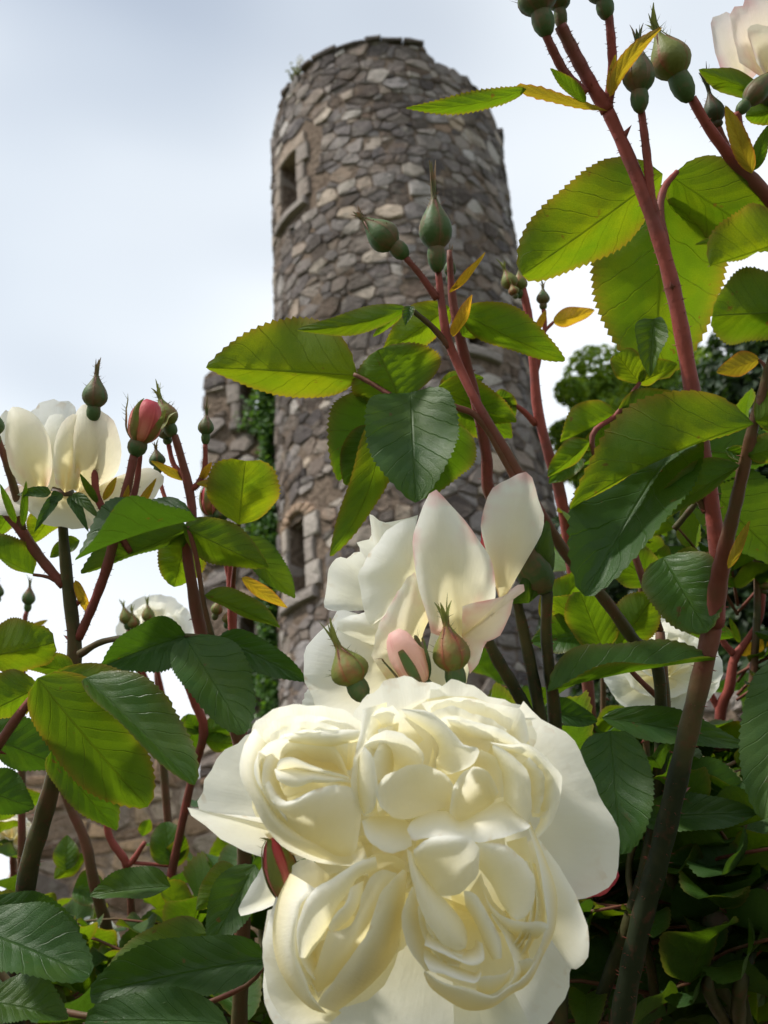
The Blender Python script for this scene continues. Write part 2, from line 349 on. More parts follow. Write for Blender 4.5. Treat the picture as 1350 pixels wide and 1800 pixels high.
def petal_mesh(rim, base, D, bulge=0.0, kind='w', ns=17, ntt=11, skew=0.5, lip=0.0, ruffle=0.0, t0=0.0, t1=1.0, cup=0.0, thick=0.00035):
    """rim / base: outlines (x, y, dz mm) of the free edge and of the rooted edge; loft between them, bulged towards (+) or away from the lens (mm)"""
    Rm = cat_rom(rim, ns); Bs = cat_rom(base, ns)
    Rw = np.array([at(x, y, D + z / 1000) for x, y, z in Rm]); Bw = np.array([at(x, y, D + z / 1000) for x, y, z in Bs])
    cen = (Rw.mean(0) + Bw.mean(0)) / 2; view = unit(CAMP - cen)
    ph = rnd.uniform(0, 6.28); V, UV = [], []
    size = np.linalg.norm(Rw - Bw, axis=1).mean()
    for i in range(ntt):
        f = i / (ntt - 1); e = f ** (0.75 if skew < 0.5 else 1.0)
        for j in range(ns):
            s = j / (ns - 1); P = Bw[j] + (Rw[j] - Bw[j]) * f * (1 + f * (0.014 * math.sin(s * 17 + ph) + 0.012 * math.sin(s * 37 + 2 * ph)))
            cz_ = 0.016 * size * min(1, 4 * f) * (math.sin(s * 9 + f * 3 + ph) * 0.6 + math.sin(s * 15 - f * 6 + 2 * ph) * 0.4 + 0.5 * math.sin(f * 9 + s * 4 + 3 * ph))
            sh = (4 * f * (1 - f)) ** 0.8; q = max(0.0, math.sin(math.pi * s))
            z = bulge / 1000 * sh * (0.35 + 0.65 * q ** 0.6) + cup / 1000 * f * q
            z -= lip / 1000 * max(0, (f - 0.75) / 0.25) ** 2
            z += ruffle / 1000 * f ** 3 * (math.sin(s * 13 + ph) + 0.6 * math.sin(s * 29 + ph * 2)) + 0.10 * ruffle / 1000 * math.sin(s * 7 + f * 5 + ph)
            z += cz_
            V.append(P + view * z); UV.append((s, t0 + (t1 - t0) * f, size))
    me = mesh('petal', V, grid_faces(ntt, ns), PET[kind], {'luv': UV})
    if np.mean([p.normal[:] for p in me.polygons], axis=0) @ view < 0: me.flip_normals()
    return me
def petal(parent, rim, base, D, bulge=0.0, kind='w', **kw):
    if isinstance(base, tuple): base = [base]
    o = obj('petal', petal_mesh(rim, base, D, bulge, kind, **kw), parent); return o

def lathe_mesh(name, B, ax, prof, mat, sides=16, wob=0.0, spiral=0.0):
    ax = unit(ax); e1 = unit(np.cross(ax, (0.3, 0.8, 0.51))); e2 = np.cross(ax, e1); V, F, UV = [], [], []
    for i, (h, r) in enumerate(prof):
        for j in range(sides):
            a = 2 * math.pi * j / sides; rr = r * (1 + wob * math.sin(3 * a + i) + spiral * (((a / 6.2832 * 3 + i * 0.085) % 1) - .5))
            V.append(B + ax * h + (e1 * math.cos(a) + e2 * math.sin(a)) * rr); UV.append(((j * 5 / sides) % 1, i / (len(prof) - 1), 0))
    n = len(prof)
    for i in range(n - 1):
        for j in range(sides): F.append((i * sides + j, i * sides + (j + 1) % sides, (i + 1) * sides + (j + 1) % sides, (i + 1) * sides + j))
    F.append(tuple(range(sides - 1, -1, -1))); F.append(tuple(range((n - 1) * sides, n * sides)))
    return mesh(name, V, F, mat, {'luv': UV, 'red': [0.2] * len(V)})
def bud(parent, bx, by, tx, ty, d, w, style='g', dd=0.0, hip=0.24, body=0.72, open_=0.0, detail=True, flare=0.5, core='q', fringe=7):
    """rose bud: hip (receptacle), tight petals, five sepals running out into tips"""
    B, T = at(bx, by, d), at(tx, ty, d + dd); ax = T - B; L = np.linalg.norm(ax); ax = ax / L; R = 0.89 * w / 2 * d / FPX
    root = bpy.data.objects.new('bud', None); COL.objects.link(root); root.parent = parent
    root.matrix_parent_inverse = Matrix.Translation(-PLOC[parent.name]); PLOC[root.name] = Vector((0, 0, 0)); root.empty_display_size = 0.01
    hl = hip * L; bl = body * L
    pr = [(hl * f, R * r) for f, r in ((0.0, 0.20), (0.12, 0.38), (0.35, 0.54), (0.62, 0.58), (0.86, 0.52), (1.0, 0.46), (1.12, 0.40))]
    obj('hip', lathe_mesh('hip', B, ax, pr, SEP[style if style != 'r' else 'g']), root)
    tab = ((0, .5), (.1, .78), (.22, .97), (.33, 1.0), (.45, .94), (.58, .78), (.72, .53), (.86, .30), (1, .14)) if not open_ else ((0, .5), (.1, .8), (.25, .98), (.4, 1.0), (.6, .95), (.8, .78), (.92, .6), (1, .34))
    def rad(f): return R * float(np.interp(f, [q[0] for q in tab], [q[1] for q in tab]))
    cp = [(hl * 0.9 + (bl - hl * .9) * f * (0.92 if not open_ else 1.0), rad(f) * 0.93) for f in np.linspace(0, 1, 11)]
    obj('petals', lathe_mesh('petals', B, ax, cp, PET[core], 14 if not open_ else 42, 0.03, 0.13 if open_ else 0), root)
    e1 = unit(np.cross(ax, (0.3, 0.8, 0.51))); e2 = np.cross(ax, e1); off = rnd.uniform(0, 6.28)
    tipl = L - bl
    for k in range(5):
        a0 = off + k * 2 * math.pi / 5 + rnd.uniform(-.06, .06); half = (0.70 if not open_ else (0.42 if open_ < .75 else 0.27))
        n = 15; V, UV = [], []
        tw_ = rnd.uniform(-.35, .35); lng = tipl * rnd.uniform(0.6, 1.35); peel = open_ >= 0.75; hb = bl if not peel else hl * .88 + (bl - hl * .88) * .70; rb = rad(1) * (1.02 + open_ * .25) if not peel else rad(.70) + R * .45; fl = rnd.uniform(0.2, 1.0) * flare
        for i in range(n):
            q = i / (n - 1)
            for j in range(5):
                s = (j - 2) / 2
                if q <= 0.7:
                    f = q / 0.7; h = hl * 0.88 + (bl - hl * .88) * f; r = rad(f) * (1.02 + 0.03 * (k % 2) + open_ * 0.25 * f * f) - abs(s) * 0.03 * R
                    if peel: h = hl * .88 + (hb - hl * .88) * f; r = rad(.70 * f) * 1.03 + R * .45 * f ** 2.5 - abs(s) * 0.03 * R
                    ang = half * (1.05 if f < .5 else 1.05 - (f - .5) * 1.1)
                    a = a0 + s * ang
                    V.append(B + ax * h + (e1 * math.cos(a) + e2 * math.sin(a)) * r)
                else:
                    f = (q - 0.7) / 0.3; h = hb + lng * f * (1 - 0.25 * fl * f); r = rb + R * fl * f ** 1.6 * 1.1
                    o_ = e1 * math.cos(a0) + e2 * math.sin(a0); tg_ = e2 * math.cos(a0) - e1 * math.sin(a0)
                    lw = R * (0.15 * (1 - f) ** 0.7 + 0.02) * (1.25 if 0.35 < f < 0.65 and k % 2 else 1.0)
                    V.append(B + ax * h + o_ * (r - abs(s) * lw * .3) + tg_ * (s * lw + R * tw_ * f * f))
                UV.append((j / 4, q, 0))
        F = grid_faces(n, 5)
        if detail and fringe:      # thin side tails on the sepal margin
            for _ in range(fringe):
                i = rnd.randrange(4, n - 2); j = rnd.choice((0, 4)); p = np.array(V[i * 5 + j]); c0 = len(V)
                o = unit(p - (B + ax * ((p - B) @ ax)) + 1e-9); ln = R * rnd.uniform(0.12, 0.45); w_ = R * 0.02
                V.extend([p + ax * w_, p - ax * w_, p + o * ln + ax * ln * rnd.uniform(.2, 1.0)]); UV.extend([(0, .9, 0)] * 3); F.append((c0, c0 + 1, c0 + 2))
        obj('sepal', mesh('sepal', V, F, SEP[style], {'luv': UV}), root)
    return root
def stem(parent, pts, **kw):
    kw.setdefault('name', 'stem'); nm = kw.pop('name'); return obj(nm, tube(pts, **kw), parent)
def bloom(parent):
    root = bpy.data.objects.new('bloom', None); COL.objects.link(root); root.parent = parent; root.empty_display_size = 0.01
    root.matrix_parent_inverse = Matrix.Translation(-PLOC[parent.name]); PLOC[root.name] = Vector((0, 0, 0)); return root
def foot(x, y, d):
    """where a cane seen leaving the picture at (x, y) meets the bed"""
    P = at(x, y, d); return Vector((P[0], P[1] + 0.03, 0.0))
def cane_down(parent, x, y, d, r, red=0.15):
    """the part of the cane from the visible stem down into the soil"""
    P = at(x, y, d); q = r * d / FPX
    pts = np.array([[*P, q], [P[0] + .004, P[1] + .012, P[2] * .72, q * 1.15], [P[0] - .006, P[1] + .022, P[2] * .35, q * 1.3], [P[0], P[1] + .03, -0.03, q * 1.5]])
    return obj('lower_stem', tube3(pts, 8, (red, 0.1), 0, 10), parent)

# ------------------------------------------------------------------ masonry
def stone_material():
    m, t, out = material('rubble_stone')
    tone = attr(t, 'tone'); sp = nd(t, 'ShaderNodeSeparateXYZ'); t.links.new(tone.outputs['Vector'], sp.inputs[0])
    n1 = noise(t, 6.0, 6.0); n2 = noise(t, 30.0, 4.0); n3 = noise(t, 1.2, 4.0)
    base = ramp(t, sp.outputs[0], [(0.0, (0.085, 0.072, 0.066)), (0.3, (0.15, 0.13, 0.12)), (0.6, (0.235, 0.21, 0.195)), (0.85, (0.32, 0.29, 0.265)), (1.0, (0.46, 0.42, 0.37))])
    warm = ramp(t, sp.outputs[1], [(0.0, (0.95, 0.97, 1.06)), (0.5, (1.0, 0.955, 0.93)), (0.82, (1.10, 0.96, 0.84)), (1.0, (1.35, 0.98, 0.68))])
    col = mixc(t, 1.0, base, warm, 'MULTIPLY')
    lich = mth(t, 'MINIMUM', mth(t, 'MULTIPLY', mth(t, 'MAXIMUM', mth(t, 'SUBTRACT', n1, 0.55), 0.0), 3.5), 0.7)
    col = mixc(t, lich, col, (0.30, 0.275, 0.23))
    dark = mth(t, 'MINIMUM', mth(t, 'MULTIPLY', mth(t, 'MAXIMUM', mth(t, 'SUBTRACT', 0.47, n2), 0.0), 3.5), 0.75)
    col = mixc(t, dark, col, (0.055, 0.047, 0.043))
    rust = mth(t, 'MINIMUM', mth(t, 'MULTIPLY', mth(t, 'MAXIMUM', mth(t, 'SUBTRACT', n3, 0.58), 0.0), 2.5), 0.45)
    col = mixc(t, rust, col, (0.20, 0.12, 0.065))
    g_ = nd(t, 'ShaderNodeNewGeometry'); mp_ = nd(t, 'ShaderNodeMapping'); mp_.inputs['Scale'].default_value = (1.0, 1.0, 0.10); t.links.new(g_.outputs['Position'], mp_.inputs[0])
    damp = noise(t, 1.1, 5.0, mp_.outputs[0], 0.6)
    col = mixc(t, mth(t, 'MINIMUM', mth(t, 'MULTIPLY', mth(t, 'MAXIMUM', mth(t, 'SUBTRACT', damp, 0.50), 0.0), 3.0), 0.6), col, (0.075, 0.062, 0.05))
    hgt = mth(t, 'ADD', n1, mth(t, 'MULTIPLY', n2, 0.6))
    p = bsdf(t, col, 0.92, bump(t, hgt, 0.8, 0.06), 0.2); t.links.new(p.outputs[0], out.inputs[0]); return m
def mortar_material(name='lime_mortar', k=1.0):
    m, t, out = material(name)
    n1 = noise(t, 9.0, 6.0); n2 = noise(t, 1.5, 3.0)
    col = ramp(t, n1, [(0.3, (0.07, 0.057, 0.048)), (0.5, (0.155, 0.13, 0.108)), (0.72, (0.25, 0.21, 0.17))])
    col = mixc(t, mth(t, 'MULTIPLY', n2, 0.35), col, (0.15, 0.10, 0.065))
    col = mixc(t, 1.0, col, (k, k * .93, k * .88), 'MULTIPLY')
    p = bsdf(t, col, 0.95, bump(t, n1, 1.0, 0.08), 0.1); t.links.new(p.outputs[0], out.inputs[0]); return m
STONE, MORTAR, PALE_MORTAR = stone_material(), mortar_material(), mortar_material('pale_mortar', 2.2)
def plain(name, c, r=0.8, nz=0.0, sc=8.0):
    m, t, out = material(name)
    n = noise(t, sc, 5.0); col = ramp(t, n, [(0.3, tuple(x * (1 - nz) for x in c)), (0.7, tuple(min(x * (1 + nz), 1) for x in c))])
    p = bsdf(t, col, r, bump(t, n, 0.4, 0.02), 0.3); t.links.new(p.outputs[0], out.inputs[0]); return m

def clip(poly, nx, ny, c):
    out = []
    for i in range(len(poly)):
        p, q = poly[i], poly[(i + 1) % len(poly)]; a = nx * p[0] + ny * p[1] - c; b = nx * q[0] + ny * q[1] - c
        if a <= 0: out.append(p)
        if (a < 0 < b) or (b < 0 < a):
            f = a / (a - b); out.append((p[0] + (q[0] - p[0]) * f, p[1] + (q[1] - p[1]) * f))
    return out
def rubble_cells(u0, u1, v0, v1, size, seed, gap=0.03, inside=None, bound=False):
    """irregular stones of a rubble wall as convex cells in the wall's own (u, v) metres; seeds in rough courses"""
    r = random.Random(seed); pts = []; v = v0
    while v < v1:
        h = size * r.uniform(0.42, 0.98); u = u0 + r.uniform(0, size)
        while u < u1:
            w = size * r.choice((0.5, 0.75, 1.0, 1.25, 1.6)) * r.uniform(0.8, 1.2)
            pts.append((u + w / 2, v + h / 2 + r.uniform(-.11, .11) * size))
            if r.random() < 0.22: pts.append((u + w * r.uniform(.1, .9), v + h * r.uniform(-.1, .2)))
            u += w
        v += h
    pts = np.array(pts); asp = 1.4; cells = []
    S = pts * (1 / asp, 1); wt = np.array([(size * r.choice((0.05, 0.25, 0.42, 0.55, 0.7))) ** 2 for _ in pts])
    for i, p in enumerate(pts):
        d = np.hypot(*(S - S[i]).T); idx = np.argsort(d)[1:26]; m = size * 1.5
        poly = [(-m, -m), (m, -m), (m, m), (-m, m)]
        for k in idx:
            q = S[k] - S[i]; L = np.hypot(*q)
            if L < 1e-6: continue
            poly = clip(poly, q[0] / L, q[1] / L, (L * L + wt[i] - wt[k]) / (2 * L) - gap / 2)
            if len(poly) < 3: break
        if len(poly) < 3: continue
        poly = [(x * asp + p[0], y + p[1]) for x, y in poly]
        if bound:
            for nx, ny, cc_ in ((-1, 0, -u0), (1, 0, u1), (0, 1, v1), (0, -1, -v0)):
                poly = clip(poly, nx, ny, cc_) if len(poly) > 2 else poly
            if len(poly) < 3: continue
        c = np.mean(poly, axis=0)
        area = 0.5 * abs(sum(poly[a][0] * poly[a - 1][1] - poly[a - 1][0] * poly[a][1] for a in range(len(poly))))
        if area < 0.006: continue
        if inside and not inside(poly): continue
        cells.append(poly)
    return cells
def stone_geo(poly, r, proud=(0.02, 0.09)):
    """one roughly dressed stone in (u, v, out) space: bed ring, shoulder ring, face ring, raised middle"""
    n0 = len(poly); P = []
    for i in range(n0):           # corners rounded by two points
        a, b, c = np.array(poly[i - 1]), np.array(poly[i]), np.array(poly[(i + 1) % n0])
        P += [b + (a - b) * r.uniform(.06, .16), b + (c - b) * r.uniform(.06, .16)]
    P = np.array(P); c = P.mean(0); n = len(P); h = r.uniform(*proud); V = []
    tilt = (r.uniform(-.12, .12), r.uniform(-.12, .12))
    for k, (sc, z) in enumerate(((1.0, -0.12), (1.0, h * 0.55), (0.92, h * 0.92), (0.6, h))):
        for p in P:
            q = c + (p - c) * (sc + (r.uniform(-.09, .07) if k > 1 else r.uniform(-.05,.0))); dz = (q - c) @ tilt if k > 0 else 0
            V.append((q[0], q[1], z + dz + (r.uniform(-.012, .012) if k > 1 else 0)))
    V.append((c[0], c[1], h * 1.03)); F = []
    for k in range(3):
        for i in range(n): F.append((k * n + i, k * n + (i + 1) % n, (k + 1) * n + (i + 1) % n, (k + 1) * n + i))
    for i in range(n): F.append((3 * n + i, 3 * n + (i + 1) % n, 4 * n))
    return V, F
def tone_of(r, warm=0.0):
    return (min(1, max(0, r.gauss(0.47 + warm * .6, 0.31))), min(1, max(0, r.betavariate(2, 2.6) + warm)), 0.0)
def lay_stones(parent, cells, place, seed, single=300, warm=0.0, proud=(0.02, 0.09), name='stone'):
    """the stones that show largest are parts of their own, the rest one joined part"""
    r = random.Random(seed); items = []
    for poly in cells:
        V, F = stone_geo(poly, r, proud); Wd = np.array([place(*v) for v in V])
        cx, cy, cz = px(Wd[-1]); c0 = Wd[-1]; c1 = place(V[-1][0], V[-1][1], V[-1][2] + 0.1)
        facing = max(0.0, unit(np.array(c1) - c0) @ unit(CAMP - c0)); inframe = -60 < cx < 1410 and -60 < cy < 1860
        area = 0.5 * abs(sum(poly[a][0] * poly[a - 1][1] - poly[a - 1][0] * poly[a][1] for a in range(len(poly))))
        items.append((area * facing / cz ** 2 * inframe, Wd, F, tone_of(r, warm)))
    items.sort(key=lambda q: -q[0]); VV, FF, AA = [], [], []
    for k, (s, Wd, F, tn) in enumerate(items):
        if k < single and s > 0:
            obj(name, mesh('stone', Wd, F, STONE, {'tone': [tn] * len(Wd)}, smooth=False), parent)
        else:
            o = len(VV); VV.extend(Wd); FF.extend([tuple(i + o for i in f) for f in F]); AA.extend([tn] * len(Wd))
    if VV: props(obj('remaining_stones', mesh('remaining_stones', VV, FF, STONE, {'tone': AA}, smooth=False), parent), kind='stuff')
def dressed(parent, name, u0, u1, v0, v1, place, r, h=0.10, tone=None, depth=-0.25, warm=0.0):
    """a squared stone (jamb, lintel, sill) with worn arrises"""
    n = 4; c = 0.025; V, F = [], []
    j = lambda: r.uniform(-.012, .012)
    for z, ins in ((depth, 0.0), (h - c, 0.0), (h, c)):
        us = np.linspace(u0 + ins, u1 - ins, n); 
        for (a, b) in [(u, v0 + ins) for u in us] + [(u1 - ins, v) for v in np.linspace(v0 + ins, v1 - ins, n)[1:]] + [(u, v1 - ins) for u in us[::-1][1:]] + [(u0 + ins, v) for v in np.linspace(v0 + ins, v1 - ins, n)[::-1][1:-1]]:
            V.append((a + j(), b + j(), z + (j() if z > 0 else 0)))
    m = len(V) // 3
    V.append(((u0 + u1) / 2, (v0 + v1) / 2, h + 0.01))
    for k in range(2):
        for i in range(m): F.append((k * m + i, k * m + (i + 1) % m, (k + 1) * m + (i + 1) % m, (k + 1) * m + i))
    for i in range(m): F.append((2 * m + i, 2 * m + (i + 1) % m, 3 * m))
    tn = tone or (r.uniform(.7, .95), r.uniform(.4, .7) + warm, 0)
    return obj(name, mesh(name, [place(*v) for v in V], F, STONE, {'tone': [tn] * len(V)}, smooth=False), parent)

def masonry_shell(parent, us, vs_, holes, place, top=None, t=0.7, closed=False):
    """mortar face with real openings, their reveals, and the inner face behind"""
    us = sorted(set(list(us) + [h[0] for h in holes] + [h[1] for h in holes])); vs_ = sorted(set(list(vs_) + [h[2] for h in holes] + [h[3] for h in holes]))
    V, F = [], []; nu, nv = len(us), len(vs_)
    for lay, z in ((0, 0.0), (1, -t)):
        for u in us:
            tp = top(u) if top else None
            for v in vs_: V.append(place(u, min(v, tp) if tp is not None else v, z))
    def hole(i, j):
        cu, cv = (us[i] + us[i + 1]) / 2, (vs_[j] + vs_[j + 1]) / 2
        return any(a < cu < b and c < cv < d for a, b, c, d in holes)
    I = lambda l, i, j: l * nu * nv + i * nv + j
    for i in range(nu - 1):
        for j in range(nv - 1):
            if top and min(vs_[j], top(us[i])) >= top(us[i]) - 1e-6 and vs_[j] >= top(us[i + 1]) - 1e-6: continue
            if not hole(i, j):
                F.append((I(0, i, j), I(0, i + 1, j), I(0, i + 1, j + 1), I(0, i, j + 1))); F.append((I(1, i, j), I(1, i, j + 1), I(1, i + 1, j + 1), I(1, i + 1, j)))
            else:
                for (di, dj, e) in ((-1, 0, ((i, j), (i, j + 1))), (1, 0, ((i + 1, j), (i + 1, j + 1))), (0, -1, ((i, j), (i + 1, j))), (0, 1, ((i, j + 1), (i + 1, j + 1)))):
                    if not hole(min(max(i + di, 0), nu - 2), min(max(j + dj, 0), nv - 2)):
                        a, b = e; F.append((I(0, *a), I(0, *b), I(1, *b), I(1, *a)))
    for i in range(nu - 1):
        F.append((I(0, i, nv - 1), I(0, i + 1, nv - 1), I(1, i + 1, nv - 1), I(1, i, nv - 1)))
    if not closed:
        for i in (0, nu - 1):
            for j in range(nv - 1): F.append((I(0, i, j), I(0, i, j + 1), I(1, i, j + 1), I(1, i, j)))
    return obj('mortar_core', mesh('mortar_core', V, F, MORTAR, smooth=False), parent)

# ------------------------------------------------------------------ ground
def ground():
    m, t, out = material('garden_ground')
    n1, n2 = noise(t, 0.35, 5.0), noise(t, 14.0, 6.0)
    col = ramp(t, n1, [(0.40, (0.050, 0.085, 0.022)), (0.52, (0.075, 0.095, 0.03)), (0.6, (0.13, 0.10, 0.07))])
    col = mixc(t, n2, col, (0.05, 0.06, 0.02))
    p = bsdf(t, col, 0.95, bump(t, n2, 0.8, 0.05), 0.1); t.links.new(p.outputs[0], out.inputs[0])
    n = 40; g = np.concatenate((np.linspace(-400, -12, 10), np.linspace(-10, 10, 21), np.linspace(12, 400, 10)))
    V = [(x, y + 8, 0.0) for x in g for y in g]
    props(obj('ground', mesh('ground', V, grid_faces(len(g), len(g)), m)), kind='structure')
    mp = plain('gravel_path', (0.34, 0.22, 0.17), 0.95, 0.35, 40.0)
    r = random.Random(3); L = [(-14 + i * 0.7, 2.6 + 0.25 * math.sin(i * .5) + r.uniform(-.03, .03)) for i in range(42)]
    V = [(x, y + k, 0.012 if k in (0, 1.5) else 0.03) for x, y in L for k in (0, 0.5, 1.0, 1.5)]
    props(obj('path', mesh('path', V, grid_faces(len(L), 4), mp)), kind='structure')
    ms = plain('bed_soil', (0.05, 0.035, 0.025), 0.95, 0.4, 30.0)
    xs, ys = np.linspace(-2.2, 2.2, 45), np.linspace(-0.15, 2.1, 24)
    V = [(x, y, 0.03 + 0.05 * math.sin(x * 9 + y * 4) * math.sin(y * 7) + r.uniform(-.012, .02)) for x in xs for y in ys]
    props(obj('flower_bed_soil', mesh('flower_bed_soil', V, grid_faces(len(xs), len(ys)), ms)), kind='structure')
ground()

# ------------------------------------------------------------------ the round tower
TD, TR = 20.9, 3.0
vv = ray(702, 560); az = math.atan2(vv[0], vv[1])
TC = np.array((math.sin(az) * TD, math.cos(az) * TD))
def tower_place(u, v, z):
    """u: metres round the wall from the side facing the camera (to the right), v: height, z: out of the wall"""
    th = u / TR; rr = TR + z + 0.10 * (1 - v / 22.0)
    a0 = math.atan2(-TC[0], -TC[1]); a = a0 - th
    return np.array((TC[0] + math.sin(a) * rr, TC[1] + math.cos(a) * rr, v))
def tower_uv(x, y):
    d = ray(x, y); o = CAMP[:2] - TC; a = d[:2] @ d[:2]; b = 2 * o @ d[:2]; c = o @ o - (TR + 0.05) ** 2
    disc = b * b - 4 * a * c
    if disc < 0: disc = 0
    s = (-b - math.sqrt(disc)) / (2 * a); P = CAMP + d * s
    ang = math.atan2(P[0] - TC[0], P[1] - TC[1]); a0 = math.atan2(-TC[0], -TC[1]); th = (a0 - ang + math.pi) % (2 * math.pi) - math.pi
    return th * TR, P[2]
TOP_PX = [(478, 215), (497, 165), (520, 133), (560, 97), (620, 77), (690, 69), (740, 76), (758, 83), (764, 104), (800, 120), (822, 134), (850, 158), (866, 190)]
_tp = [tower_uv(x, y) for x, y in TOP_PX]
def tower_top(u):
    us = [q[0] for q in _tp]; vs_ = [min(q[1], 22.6) for q in _tp]
    return float(np.interp(u, us, vs_))
print('TOWER TOP', [(round(a, 2), round(b, 2)) for a, b in _tp])
tower = thing('round_tower', (TC[0], TC[1], 0), 'tall round ruined tower of grey brown rubble stone with slit windows', 'tower')
def win_rect(x0, x1, y0, y1):
    a = tower_uv(x0, (y0 + y1) / 2); b = tower_uv(x1, (y0 + y1) / 2); c = tower_uv((x0 + x1) / 2, y0); d = tower_uv((x0 + x1) / 2, y1)
    return [min(a[0], b[0]), max(a[0], b[0]), d[1], c[1]]
WINS = [win_rect(494, 524, 276, 372), win_rect(511, 541, 915, 1046), win_rect(820, 854, 578, 613)]
for w in WINS:
    if w[1] - w[0] > 0.75: m_ = (w[0] + w[1]) / 2; w[0], w[1] = m_ - .375, m_ + .375
print('WINS', [[round(q, 2) for q in w] for w in WINS])
HC = math.pi * TR
masonry_shell(tower, np.linspace(-HC, HC, 97), np.linspace(-0.3, 23.0, 60), [tuple(w) for w in WINS], tower_place, lambda u: tower_top(u) - 0.12, t=0.45, closed=True)
rw = random.Random(5)
KEEP = []      # zones of dressed stone round the openings
for k, (a, b, c, d) in enumerate(WINS):
    win = bpy.data.objects.new('window', None); COL.objects.link(win); win.parent = tower; win.matrix_parent_inverse = Matrix.Translation(-PLOC[tower.name]); PLOC[win.name] = Vector((0, 0, 0)); win.empty_display_size = .3
    jw = 0.30; warm = (0.10, 0.0, 0.05)[k]
    nh = max(2, int(round((d - c) / 0.55))); hs = np.linspace(c, d, nh + 1)
    for s in (0, 1):
        for i in range(nh):
            wd = jw * (1.35 if (i + s) % 2 else 0.85)
            u0, u1 = (a - wd, a - 0.002) if s == 0 else (b + 0.002, b + wd)
            dressed(win, 'jamb_stone', u0, u1, hs[i] + .012, hs[i + 1] - .012, tower_place, rw, 0.09, depth=-0.42, warm=warm)
    dressed(win, 'sill', a - 0.30, b + 0.30, c - 0.24, c - 0.004, tower_place, rw, 0.15, depth=-0.42, tone=(.78, .45, 0))
    if k == 1:      # brick-red arch over the lower window
        na, cx, R1, R2 = 7, (a + b) / 2, (b - a) / 2 + 0.02, (b - a) / 2 + 0.34
        for i in range(na):
            t0_, t1_ = math.pi * i / na + .03, math.pi * (i + 1) / na - .03
            q = [(cx + math.cos(t) * r_, d - 0.05 + math.sin(t) * r_ * 0.62) for t, r_ in ((t0_, R1), (t0_, R2), (t1_, R2), (t1_, R1))]
            V, F = stone_geo(q, rw, (0.09, 0.11)); obj('arch_stone', mesh('arch_stone', [tower_place(*v) for v in V], F, STONE, {'tone': [(.72, 0.93, 0)] * len(V)}), win)
        dressed(win, 'tympanum', a + .01, b - .01, d - 0.03, d + R1 * .62, tower_place, rw, -0.12, depth=-0.425, tone=(.45, .7, 0))
    else:
        dressed(win, 'lintel', a - 0.32, b + 0.32, d + 0.004, d + 0.36, tower_place, rw, 0.10, depth=-0.42, tone=(.85, .80, 0) if k == 0 else (.6, .5, 0))
    KEEP.append((a - 0.42, b + 0.42, c - 0.26, d + (0.42 if k != 1 else 0.42)))
def tower_ok(poly):
    c = np.mean(poly, axis=0)
    for a, b, lo, hi in KEEP:
        if any(a < p[0] < b and lo < p[1] < hi for p in poly + [tuple(c)]): return False
    return all(p[1] < tower_top(p[0]) + 0.10 for p in poly) and c[1] > -0.2
cells = rubble_cells(-HC, HC, 0.0, 23.2, 0.37, 11, 0.02, tower_ok)
print('TOWER CELLS', len(cells))
lay_stones(tower, cells, tower_place, 21, 300, proud=(0.008, 0.06))
rc = random.Random(8)      # thin coping slabs left on the rim
u = _tp[0][0]
while u < _tp[-1][0] + 1.5:
    w_ = rc.uniform(0.35, 0.8)
    if rc.random() < (0.93 if _tp[1][0] < u < _tp[7][0] else 0.55):
        tz = min(tower_top(u + .02), tower_top(u + w_ - .02)); hgt = rc.uniform(.10, .17)
        dressed(tower, 'coping_slab', u, u + w_ - 0.02, tz - .06, tz - .06 + hgt, tower_place, rc, rc.uniform(.07, .14), depth=-0.7, tone=(rc.uniform(.0, .2), .4, 0))
    u += w_
# unseen disc below the broken rim, added to keep daylight out of the tower
nn = 40; V = [tower_place(2 * HC * i / nn, 17.0, -0.40) for i in range(nn)]
obj('daylight_stop', mesh('daylight_stop', V, [tuple(range(nn))], MORTAR, smooth=False), tower)

